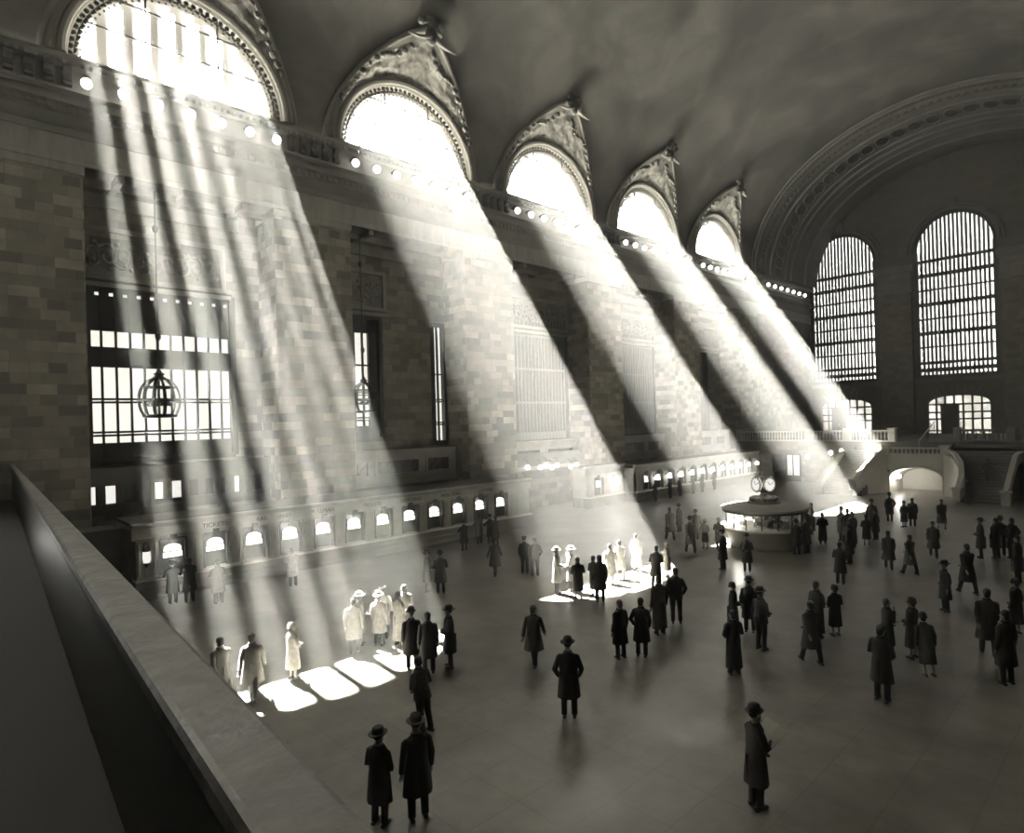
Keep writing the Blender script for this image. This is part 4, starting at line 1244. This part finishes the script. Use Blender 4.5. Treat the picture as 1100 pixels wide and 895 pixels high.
def make_person(outfit, pose, hat, tone):
    t = bpy.data.objects.new('person', None); COL.objects.link(t); t.empty_display_size = .2
    arms, legs = pose_points(pose)
    b = bpy.data.objects.new('body', body_mesh(pose)); COL.objects.link(b); b.parent = t
    cm = M['cloth_' + tone]
    low = M['cloth_black'] if tone in ('black', 'charcoal', 'grey', 'tan') else cm
    # coat
    mb = L()
    top = [(1.53, .062, .062, .005), (1.5, .085, .075, .0), (1.465, .15, .095, 0), (1.425, .205, .112, 0), (1.36, .228, .132, 0), (1.22, .222, .145, .005), (1.06, .208, .148, .005)]
    hem = {'coat': .47, 'long': .2, 'suit': .80, 'dress': .36, 'skirt': .98}[outfit]
    wide = {'coat': .27, 'long': .25, 'suit': .225, 'dress': .25, 'skirt': .2}[outfit]
    if pose == 'walk': wide += .03
    rings = list(top)
    z = 1.0
    if hem < .95:
        m_ = 6
        for i in range(1, m_ + 1):
            q = i / m_; z = 1.06 - (1.06 - hem) * q
            rings.append((z, .208 + (wide - .208) * q ** .8, .15 + (.21 - .15) * q ** .8 + (.05 if pose == 'walk' else 0) * q, .005))
        r = rings[-1]; rings.append((r[0] + .02, r[1] * .93, r[2] * .93, r[3]))
    else:
        rings += [(.98, .2, .145, .005), (.96, .19, .14, .005)]
    loft(mb, rings, 20, .035)
    for s in (-1, 1):
        sh, el, wr = arms[s]
        mb.tube([sh + Vector((-s * .03, 0, .015)), sh + Vector((s * .012, 0, -.03)), sh.lerp(el, .5), el, el.lerp(wr, .5), wr - (wr - el).normalized() * .01], [.06, .082, .074, .066, .06, .056], 10)
        mb.tube([Vector((s * .045, .085, 1.51)), Vector((s * .085, .128, 1.40)), Vector((s * .04, .155, 1.22))], [.028, .036, .01], 6, .4)     # lapel
        mb.box(s * .15 - .06, s * .15 + .06, .125, .165, .98, 1.02) if hem < .9 else None
    mb.tube([(.075 * math.cos(a), .005 + .075 * math.sin(a), 1.515) for a in [2 * PI * i / 14 for i in range(14)]], .028, 6, closed=True)
    if hem < .9: mb.box(-.012, .012, -.2, -.13, hem + .02, 1.0)
    mb.build('coat' if outfit != 'suit' else 'jacket', cm, t, smooth=math.radians(60))
    # trousers or skirt
    if outfit in ('coat', 'suit', 'long'):
        mb = L()
        for s in (-1, 1):
            hp, kn, an = legs[s]
            mb.tube([hp + Vector((0, 0, .07)), hp.lerp(kn, .5), kn, kn.lerp(an, .5), an + Vector((0, .01, -.03))], [.108, .1, .082, .072, .068], 10)
        mb.build('trousers', low, t, smooth=True)
    elif outfit == 'skirt':
        mb = L(); loft(mb, [(1.02, .15, .12, 0), (.9, .19, .15, 0), (.6, .215, .18, 0), (.4, .23, .2, 0), (.41, .2, .17, 0)], 20, .05, 1.0)
        mb.build('skirt', M['cloth_black'], t, smooth=math.radians(60))
    for s in (-1, 1):
        an = legs[s][2]
        mb = L(); mb.sphere((an.x, an.y + .06, max(.045, an.z - .055)), .05, 10, 6, (1, 2.7, .95)); mb.box(an.x - .035, an.x + .035, an.y - .07, an.y - .01, max(0.0, an.z - .1), an.z - .05)
        mb.build('shoe', M['leather'], t, smooth=True)
        mb = L(); mb.sphere((s * .036, .104, 1.675), .013, 6, 4); mb.build('eye', M['eye'], t, smooth=True)
    # hair and hat
    mb = L(); mb.sphere((0, -.005, 1.71), .1, 14, 10, (.98, 1.06, .95)); 
    mb.v = [(x, y if y < .05 else .05 + (y - .05) * .35, z if not (y > .02 and z < 1.72) else max(z, 1.72)) for x, y, z in mb.v]
    if outfit in ('dress', 'skirt') or hat == 'none': mb.sphere((0, -.05, 1.64), .085, 10, 8, (1.0, .7, 1.1))
    mb.build('hair', M['hair'], t, smooth=True)
    hm = M['cloth_black'] if tone in ('black', 'charcoal') else (M['cloth_tan'] if tone in ('grey', 'tan') else cm)
    if hat != 'none':
        mb = L()
        if hat == 'fedora':
            mb.lathe([(.165, 1.735), (.172, 1.748), (.16, 1.752), (.108, 1.75), (.104, 1.80), (.095, 1.85), (.07, 1.868), (.02, 1.855), (.0001, 1.85)], (0, 0, 0), 20, sy=1.15)
            mb.lathe([(.165, 1.735), (.1, 1.74)], (0, 0, 0), 20, sy=1.15)
        elif hat == 'bowler':
            mb.lathe([(.15, 1.745), (.16, 1.762), (.148, 1.757), (.108, 1.75), (.108, 1.82), (.095, 1.868), (.06, 1.893), (.0001, 1.9)], (0, 0, 0), 20, sy=1.12)
            mb.lathe([(.15, 1.745), (.1, 1.74)], (0, 0, 0), 20, sy=1.12)
        elif hat == 'cap':
            mb.lathe([(.105, 1.735), (.125, 1.77), (.12, 1.80), (.07, 1.825), (.0001, 1.83)], (0, 0, 0), 18, sy=1.12)
            mb.sphere((0, .12, 1.742), .09, 10, 6, (1, .8, .12))
        elif hat == 'cloche':
            mb.lathe([(.135, 1.66), (.14, 1.672), (.118, 1.70), (.112, 1.76), (.09, 1.81), (.05, 1.832), (.0001, 1.838)], (0, -.005, 0), 18, sy=1.08)
        mb.build('hat', hm, t, smooth=math.radians(50))
    return t
PEOPLE = [
(-9.67, 5.24, 1.64, 'coat', 'clasp', 'fedora', 'black', 20, 'man in black overcoat and fedora, left of the pair nearest the parapet', '', 0.0),
(-9.32, 5.76, 1.78, 'coat', 'down', 'fedora', 'black', 75, 'taller man in black overcoat and hat, right of the pair nearest the parapet', '', 0.0),
(-9.88, 10.07, 1.81, 'coat', 'pockets', 'fedora', 'black', 40, 'man in long black coat standing alone in mid floor, seen from behind', '', 0.0),
(-5.21, 9.81, 1.75, 'coat', 'hold', 'bowler', 'black', -30, 'man in black overcoat and bowler hat reading a newspaper, nearest the bottom edge', '', 0.0),
(-11.16, 13.49, 1.64, 'coat', 'down', 'none', 'black', 80, 'slim person in long black coat, leftmost of the four dark figures in mid floor', '', 0.0),
(-10.8, 13.99, 1.65, 'coat', 'pockets', 'none', 'black', 20, 'broad person in black coat second from left of the four in mid floor', '', 0.0),
(-11.46, 15.78, 1.82, 'long', 'down', 'none', 'charcoal', 70, 'person in ankle length dark coat, third from left of the four in mid floor', '', 0.0),
(-11.67, 17.0, 1.79, 'suit', 'pockets', 'none', 'black', 40, 'man in dark short jacket and trousers, rightmost of the four in mid floor', '', 0.0),
(-8.24, 14.54, 1.66, 'long', 'clasp', 'none', 'black', 60, 'person in long black coat below the trio right of centre', '', 0.0),
(-9.7, 17.14, 1.64, 'long', 'clasp', 'cloche', 'black', -60, 'woman in black cloche hat and long coat, left of the trio right of centre', '', 0.0),
(-9.45, 17.7, 1.72, 'coat', 'down', 'fedora', 'black', 20, 'tall man in black hat, middle of the trio right of centre', '', 0.0),
(-8.49, 16.54, 1.8, 'suit', 'carry', 'fedora', 'black', -20, 'man with a coat over his arm, right of the trio right of centre', '', 0.0),
(-7.67, 18.46, 1.69, 'long', 'clasp', 'none', 'black', -20, 'taller dark figure of the couple standing below the kiosk to its right', '', 0.0),
(-7.34, 18.99, 1.56, 'dress', 'clasp', 'cloche', 'black', 60, 'slim woman with bare calves, right of the couple below the kiosk', '', 0.0),
(-4.91, 15.35, 1.76, 'coat', 'clasp', 'none', 'black', -10, 'man in black overcoat standing alone near the lower right', '', 0.0),
(-5.46, 23.5, 1.7, 'coat', 'down', 'fedora', 'black', 130, 'man in black overcoat and hat standing alone on the right', '', 0.0),
(-5.68, 18.3, 1.57, 'dress', 'chin', 'none', 'black', -50, 'dark woman in coat, left of the two huddled women on the right', '', 0.0),
(-5.11, 18.52, 1.68, 'dress', 'clasp', 'cloche', 'black', 80, 'dark woman in cloche hat, right of the two huddled women on the right', '', 0.0),
(-4.46, 17.5, 1.59, 'dress', 'down', 'cloche', 'charcoal', 40, 'stooping dark woman right of the two huddled women', '', 0.0),
(-9.37, 24.89, 1.64, 'coat', 'clasp', 'none', 'black', 0, 'man in black overcoat, nearest of the cluster right of the kiosk', '', 0.0),
(-10.25, 28.35, 1.8, 'coat', 'down', 'fedora', 'black', 90, 'dark man just behind the nearest man of the cluster right of the kiosk', '', 0.0),
(-12.33, 33.13, 1.82, 'coat', 'down', 'fedora', 'charcoal', 150, 'grey coated man at the back left of the cluster right of the kiosk', '', 0.0),
(-11.87, 32.71, 1.8, 'coat', 'pockets', 'none', 'charcoal', -150, 'grey coated man in the middle back of the cluster right of the kiosk', '', 0.0),
(-11.39, 31.96, 1.8, 'long', 'down', 'none', 'charcoal', 70, 'slim dark figure at the back right of the cluster right of the kiosk', '', 0.0),
(-11.06, 32.94, 1.56, 'dress', 'clasp', 'cloche', 'black', 30, 'short woman in dark coat, left of the pair below the stairs', '', 0.0),
(-11.12, 34.49, 1.65, 'coat', 'down', 'fedora', 'black', 70, 'man in flaring dark coat, right of the pair below the stairs', '', 0.0),
(-12.13, 37.08, 1.78, 'coat', 'down', 'fedora', 'charcoal', 200, 'grey man in hat standing behind the pair below the stairs', '', 0.0),
(-12.31, 40.79, 1.75, 'coat', 'pockets', 'bowler', 'charcoal', 40, 'man in dark overcoat standing alone before the staircase arch', '', 0.0),
(-11.07, 39.16, 1.56, 'dress', 'clasp', 'cloche', 'charcoal', 60, 'left one of two dim crouching figures before the staircase arch', '', 0.0),
(-10.77, 39.71, 1.64, 'coat', 'down', 'none', 'charcoal', 20, 'right one of two dim crouching figures before the staircase arch', '', 0.0),
(-14.34, 34.14, 1.75, 'long', 'clasp', 'none', 'charcoal', 120, 'figure in grey coat standing against the sunlit floor, right of the kiosk', '', 0.0),
(-14.0, 32.72, 1.64, 'coat', 'down', 'fedora', 'charcoal', 60, 'dark figure close to the right rim of the kiosk roof', '', 0.0),
(-12.84, 31.9, 1.64, 'long', 'clasp', 'cloche', 'black', 30, 'dark hooded woman standing alone right of the kiosk', '', 0.0),
(-12.84, 28.81, 1.7, 'coat', 'clasp', 'fedora', 'black', 60, 'dark man leaning at the kiosk counter, left of the two at its right side', '', 0.0),
(-12.59, 29.37, 1.74, 'coat', 'clasp', 'none', 'black', 80, 'dark man at the kiosk counter, right of the two at its right side', '', 0.0),
(-14.08, 24.16, 1.78, 'coat', 'down', 'fedora', 'black', 90, 'man in dark coat seen from behind left of the kiosk', '', 0.0),
(-13.09, 24.45, 1.64, 'coat', 'clasp', 'bowler', 'black', 200, 'man in dark overcoat facing the viewer in front of the kiosk', '', 0.0),
(-17.03, 27.55, 1.56, 'skirt', 'chin', 'cloche', 'white', 180, 'woman in white top and dark skirt left of the kiosk', '', 0.0),
(-17.07, 26.25, 1.82, 'coat', 'walk', 'fedora', 'charcoal', 60, 'dim striding man left of the woman in the white top', '', 0.0),
(-18.68, 29.31, 1.64, 'coat', 'walk', 'fedora', 'charcoal', 30, 'dim figure behind the striding man left of the kiosk', '', 0.0),
(-16.35, 27.75, 1.64, 'coat', 'clasp', 'cloche', 'grey', 200, 'grey figure with bright hat behind the man left of the kiosk', '', 0.0),
(-15.25, 21.64, 1.56, 'dress', 'clasp', 'cloche', 'white', 120, 'brightly sunlit figure at the right end of the second sunlit patch', '', 0.0),  # white cloth stands in for the sunlight on this figure
(-14.65, 19.95, 1.64, 'coat', 'clasp', 'none', 'charcoal', 20, 'dark stooping figure beside the brightly sunlit figure', '', 0.0),
(-17.16, 17.0, 1.81, 'coat', 'clasp', 'fedora', 'grey', -40, 'man in grey overcoat with sunlit hat, left of the group on the second sunlit patch', '', 0.0),
(-16.92, 17.57, 1.78, 'coat', 'chin', 'fedora', 'grey', 120, 'man with sunlit hat and raised hand, second from left on the second sunlit patch', '', 0.0),
(-16.05, 17.02, 1.56, 'dress', 'clasp', 'none', 'black', 60, 'dark caped woman in the middle of the group on the second sunlit patch', '', 0.0),
(-15.75, 17.57, 1.56, 'dress', 'clasp', 'none', 'charcoal', 0, 'slim figure between the caped woman and the man in dark coat', '', 0.0),
(-15.18, 17.26, 1.71, 'coat', 'down', 'none', 'black', 50, 'man in dark coat at the right of the group on the second sunlit patch', '', 0.0),
(-16.43, 19.34, 1.64, 'coat', 'walk', 'none', 'white', 40, 'pale sunlit walking figure at the back of the second sunlit patch', '', 0.0),  # sunlight on this and the next two figures painted as white cloth
(-16.94, 21.74, 1.64, 'long', 'down', 'none', 'white', 10, 'pale sunlit standing figure farther back on the second sunlit patch', '', 0.0),
(-16.61, 20.17, 1.64, 'coat', 'walk', 'none', 'white', 60, 'pale sunlit figure between two other pale figures on the second patch', '', 0.0),
(-20.54, 18.39, 1.68, 'suit', 'down', 'cap', 'black', 30, 'man in dark jacket and cap, left of the pair right of the near booth', '', 0.0),
(-19.85, 18.36, 1.64, 'suit', 'pockets', 'none', 'black', 60, 'man in dark suit, right of the pair right of the near booth', '', 0.0),
(-26.75, 19.73, 1.64, 'coat', 'counter', 'fedora', 'black', 90, 'dark man at the near booth counter before its tenth window', '', 0.0),
(-27.65, 21.44, 1.64, 'coat', 'counter', 'none', 'grey', 90, 'grey coated man at the near booth counter before its eleventh window', '', 0.0),
(-27.13, 21.78, 1.64, 'coat', 'counter', 'fedora', 'charcoal', 90, 'dark man just right of the grey coated man at the near booth', '', 0.0),
(-26.32, 21.52, 1.64, 'coat', 'counter', 'none', 'charcoal', 90, 'dark man at the counter nearest the far end of the near booth', '', 0.0),
(-21.3, 17.32, 1.64, 'coat', 'walk', 'none', 'charcoal', 30, 'dim man walking before the far end of the near booth', '', 0.0),
(-21.43, 13.94, 1.67, 'coat', 'clasp', 'fedora', 'charcoal', -30, 'left one of the pair standing below the ninth booth window', '', 0.0),
(-20.85, 14.18, 1.7, 'coat', 'clasp', 'fedora', 'charcoal', 60, 'right one of the pair standing below the ninth booth window', '', 0.0),
(-17.47, 8.79, 1.64, 'coat', 'down', 'none', 'grey', 60, 'grey figure at the left of the pale group in the striped shaft', '', 0.0),
(-17.93, 9.21, 1.64, 'coat', 'clasp', 'fedora', 'grey', -40, 'grey coated man with bright hat, second from left of the pale group in the shaft', '', 0.0),
(-17.44, 9.59, 1.65, 'coat', 'down', 'fedora', 'tan', 30, 'man in light raincoat with bright hat in the middle of the pale group', '', 0.0),
(-17.91, 9.99, 1.7, 'coat', 'pockets', 'cap', 'grey', 50, 'grey man behind the man in the light raincoat', '', 0.0),
(-16.97, 9.99, 1.64, 'long', 'clasp', 'none', 'tan', 10, 'pale coated figure second from right of the pale group in the shaft', '', 0.0),
(-17.38, 10.45, 1.69, 'coat', 'down', 'none', 'grey', 80, 'grey figure at the right of the pale group in the striped shaft', '', 0.0),
(-15.08, 9.26, 1.68, 'coat', 'down', 'bowler', 'black', 70, 'man in dark overcoat at the right end of the first sunlit patch, left of two', '', 0.0),
(-14.35, 10.0, 1.7, 'coat', 'clasp', 'fedora', 'black', 150, 'man in dark overcoat and hat facing his companion on the first sunlit patch', '', 0.0),
(-14.47, 9.39, 1.64, 'coat', 'down', 'none', 'charcoal', 60, 'dim figure behind the two men on the first sunlit patch', '', 0.0),
(-11.72, 7.52, 1.64, 'suit', 'clasp', 'none', 'charcoal', 100, 'leaning man in dark jacket at the edge of the first sunlit patch', '', 0.0),
(-16.92, 6.77, 1.56, 'dress', 'clasp', 'cloche', 'white', 10, 'woman in sunlit white shawl on the left of the first sunlit patch', '', 0.0),
(-16.49, 5.6, 1.64, 'coat', 'walk', 'none', 'grey', 60, 'dim grey walking figure left of the woman in the white shawl', '', 0.0),
(-16.82, 4.98, 1.64, 'coat', 'walk', 'none', 'grey', 100, 'dim grey walking figure nearest the parapet on the left', '', 0.0),
(-28.07, 6.69, 1.71, 'coat', 'counter', 'fedora', 'black', 100, 'bulky man at the first window of the near booth, left of two', '', 0.0),
(-27.68, 7.17, 1.75, 'coat', 'counter', 'none', 'black', 95, 'bulky man at the first window of the near booth, right of two', '', 0.0),
(-26.59, 7.87, 1.7, 'coat', 'counter', 'none', 'grey', 92, 'grey coated man at the second window of the near booth', '', 0.0),
(-26.84, 10.84, 1.64, 'coat', 'counter', 'none', 'tan', 90, 'pale coated man at the fourth window of the near booth', '', 0.0),
(-6.17, 32.82, 1.82, 'coat', 'clasp', 'fedora', 'black', 100, 'tall dark man at the left of the dark crowd at far right', '', 0.0),
(-5.66, 33.17, 1.82, 'coat', 'down', 'none', 'black', 60, 'dark figure in the crowd at far right', 'crowd at far right', 0.0),
(-5.6, 33.87, 1.82, 'coat', 'down', 'fedora', 'black', 30, 'dark figure in the crowd at far right', 'crowd at far right', 0.0),
(-5.12, 33.49, 1.82, 'coat', 'pockets', 'none', 'black', 60, 'dark figure in the crowd at far right', 'crowd at far right', 0.0),
(-4.28, 28.98, 1.82, 'coat', 'down', 'none', 'black', 80, 'dark figure in the crowd at far right', 'crowd at far right', 0.0),
(-5.37, 26.22, 1.82, 'coat', 'walk', 'none', 'black', 50, 'dim dark walking man left of the crowd at far right', '', 0.0),
(-7.73, 27.97, 1.64, 'coat', 'walk', 'none', 'charcoal', 60, 'dim walking figure in mid floor before the stairs', '', 0.0),
(-8.64, 28.3, 1.65, 'coat', 'walk', 'none', 'charcoal', 20, 'dim walking figure left of another, before the stairs', '', 0.0),
(-7.81, 31.81, 1.64, 'coat', 'walk', 'none', 'charcoal', 200, 'dim dark figure below the right end of the staircase arch', '', 0.0),
(-9.29, 39.7, 1.68, 'dress', 'walk', 'none', 'charcoal', 30, 'dim figure close to the right foot of the staircase', '', 0.0),
(-10.2, 50.9, 1.82, 'coat', 'down', 'none', 'black', 60, 'dark figure standing at the foot of the right stair flight', '', 0.0),
(-2.97, 18.19, 1.8, 'coat', 'down', 'none', 'black', 60, 'dim dark figure near the right edge of the floor', 'dim figures near the right edge', 0.0),
(-3.66, 19.99, 1.82, 'coat', 'walk', 'none', 'black', 20, 'dim dark figure near the right edge of the floor', 'dim figures near the right edge', 0.0),
(-3.39, 22.41, 1.68, 'dress', 'down', 'cloche', 'black', 70, 'dim dark figure near the right edge of the floor', 'dim figures near the right edge', 0.0),
(-7.04, 16.51, 1.67, 'coat', 'walk', 'none', 'charcoal', 60, 'dim walking figure beside the couple below the kiosk', '', 0.0),
(-12.69, 11.61, 1.64, 'coat', 'walk', 'none', 'charcoal', 30, 'dim walking figure in mid floor behind the man standing alone', '', 0.0),
(-19.71, 28.34, 1.78, 'coat', 'walk', 'none', 'charcoal', 60, 'dim figure left of the striding man left of the kiosk', '', 0.0),
(-20.68, 30.69, 1.64, 'coat', 'down', 'fedora', 'charcoal', 90, 'dim man in hat standing far left of the kiosk', '', 0.0),
(-29.75, 40.9, 1.64, 'coat', 'counter', 'none', 'black', 90, 'dark figure queuing at the far booth under its bracket lamps', 'people queuing at the far booth', 0.0),
(-29.75, 42.95, 1.64, 'coat', 'counter', 'fedora', 'black', 90, 'dark figure queuing at the far booth under its bracket lamps', 'people queuing at the far booth', 0.0),
(-29.75, 44.4, 1.64, 'coat', 'counter', 'none', 'black', 90, 'dark figure queuing at the far booth under its bracket lamps', 'people queuing at the far booth', 0.0),
(-29.75, 46.45, 1.64, 'coat', 'counter', 'fedora', 'black', 90, 'dark figure queuing at the far booth under its bracket lamps', 'people queuing at the far booth', 0.0),
(-29.75, 47.9, 1.64, 'coat', 'counter', 'none', 'black', 90, 'dark figure queuing at the far booth under its bracket lamps', 'people queuing at the far booth', 0.0),
(-29.75, 49.95, 1.64, 'coat', 'counter', 'fedora', 'black', 90, 'dark figure queuing at the far booth under its bracket lamps', 'people queuing at the far booth', 0.0),
(-18.3, 60.85, 1.72, 'coat', 'counter', 'fedora', 'charcoal', 170, 'dark man leaning on the balcony balustrade near the stair head', '', 3.95),
(-22.6, 60.85, 1.7, 'coat', 'counter', 'none', 'charcoal', 180, 'small dark figure at the balcony balustrade above the left stair flight', '', 3.95),
(-9.6, 54.0, 1.7, 'coat', 'walk', 'fedora', 'black', 0, 'small dark figure climbing the right stair flight', '', 1.33),
(-14.3, 29.5, 1.66, 'suit', 'clasp', 'none', 'charcoal', -140, 'clerk standing inside the information kiosk', 'clerks inside the kiosk', 0.0),
(-15.9, 29.4, 1.66, 'suit', 'clasp', 'none', 'grey', 140, 'clerk standing inside the information kiosk', 'clerks inside the kiosk', 0.0),
(-15.0, 31.3, 1.66, 'suit', 'clasp', 'none', 'charcoal', 10, 'clerk standing inside the information kiosk', 'clerks inside the kiosk', 0.0),
]
CACHE = {}
def person_copy(src):
    r = src.copy(); COL.objects.link(r)
    for ch in src.children:
        c = ch.copy(); COL.objects.link(c); c.parent = r
    return r
for (x, y, h, outfit, pose, hat, tone, face, label, grp, z) in PEOPLE:
    key = (outfit, pose, hat, tone)
    if key not in CACHE: p = CACHE[key] = make_person(*key)
    else: p = person_copy(CACHE[key])
    s = h / (1.80 if hat == 'none' else 1.86)
    p.location = (x, y, z); p.scale = (s, s, s); p.rotation_euler = (0, 0, math.radians(face))
    if 'leaning' in label and outfit == 'suit': p.rotation_euler = (math.radians(-9), 0, math.radians(face))
    if 'stooping' in label: p.rotation_euler = (math.radians(-12), 0, math.radians(face))
    for kk in ('group',):
        if kk in p.keys(): del p[kk]
    p['label'] = label; p['category'] = 'person'
    if grp: p['group'] = grp
# newspaper of the reader near the bottom edge
def newspaper(person, label, name='newspaper'):
    rz = person.rotation_euler.z; s = person.scale.x
    F = Vector((-math.sin(rz), math.cos(rz), 0)); Rr = Vector((math.cos(rz), math.sin(rz), 0)); U = Vector((0, 0, 1))
    c = person.location + F * .36 * s + U * 1.3 * s
    mb = MB()
    n2 = (F * .55 + U * .83).normalized(); v2 = (U * .55 - F * -.0 + F * .83 * 0.9).normalized()
    for sg in (-1, 1):
        a = c; q = Rr * sg * .33 * s + F * -.05; hgt = (U * .5 + F * .8).normalized() * .4 * s
        th = (F * .7 - U * .7) * .006
        vs = [a - hgt * .5, a + q - hgt * .5, a + q + hgt * .5, a + hgt * .5]
        mb.add(vs + [v + th for v in vs], [(0, 1, 2, 3), (7, 6, 5, 4), (0, 4, 5, 1), (1, 5, 6, 2), (2, 6, 7, 3), (3, 7, 4, 0)])
    o = mb.build(name, M['newsprint'])
    tag(o, label, 'newspaper')
    return o
m, nt, bb = mat_base('newsprint')
g = nt.nodes.new('ShaderNodeNewGeometry'); w = nt.nodes.new('ShaderNodeTexWave'); w.bands_direction = 'Z'; w.inputs['Scale'].default_value = 22; w.inputs['Distortion'].default_value = 1.5
nt.links.new(g.outputs['Position'], w.inputs['Vector'])
r_ = ramp(nt, [(.3, .8), (.6, .92)]); nt.links.new(w.outputs['Fac'], r_.inputs['Fac']); nt.links.new(r_.outputs['Color'], bb.inputs['Base Color'])
bb.inputs['Roughness'].default_value = .9
M['newsprint'] = m
for o in [o for o in COL.objects if o.get('label', '').startswith('man in black overcoat and bowler hat reading')]:
    newspaper(o, 'white open newspaper held by the man in the bowler hat near the bottom edge')
# ---- dusty air of the whole hall
mb = MB(); mb.box(-37.5, 5.5, YN - 2, YF + 3, -.2, 38.5)
hz = mb.build('dusty_haze', None)
m = bpy.data.materials.new('dusty_air'); m.use_nodes = True
nt = m.node_tree; nt.nodes.remove(nt.nodes['Principled BSDF'])
vs = nt.nodes.new('ShaderNodeVolumeScatter')
vs.inputs['Color'].default_value = (.97, .96, .92, 1); vs.inputs['Density'].default_value = HAZE_DENSITY; vs.inputs['Anisotropy'].default_value = .1
nt.links.new(vs.outputs[0], nt.nodes['Material Output'].inputs['Volume'])
hz.data.materials.append(m)
tag(hz, 'thin dusty haze filling the hall, glowing where sunlight crosses it', 'haze', kind='stuff')
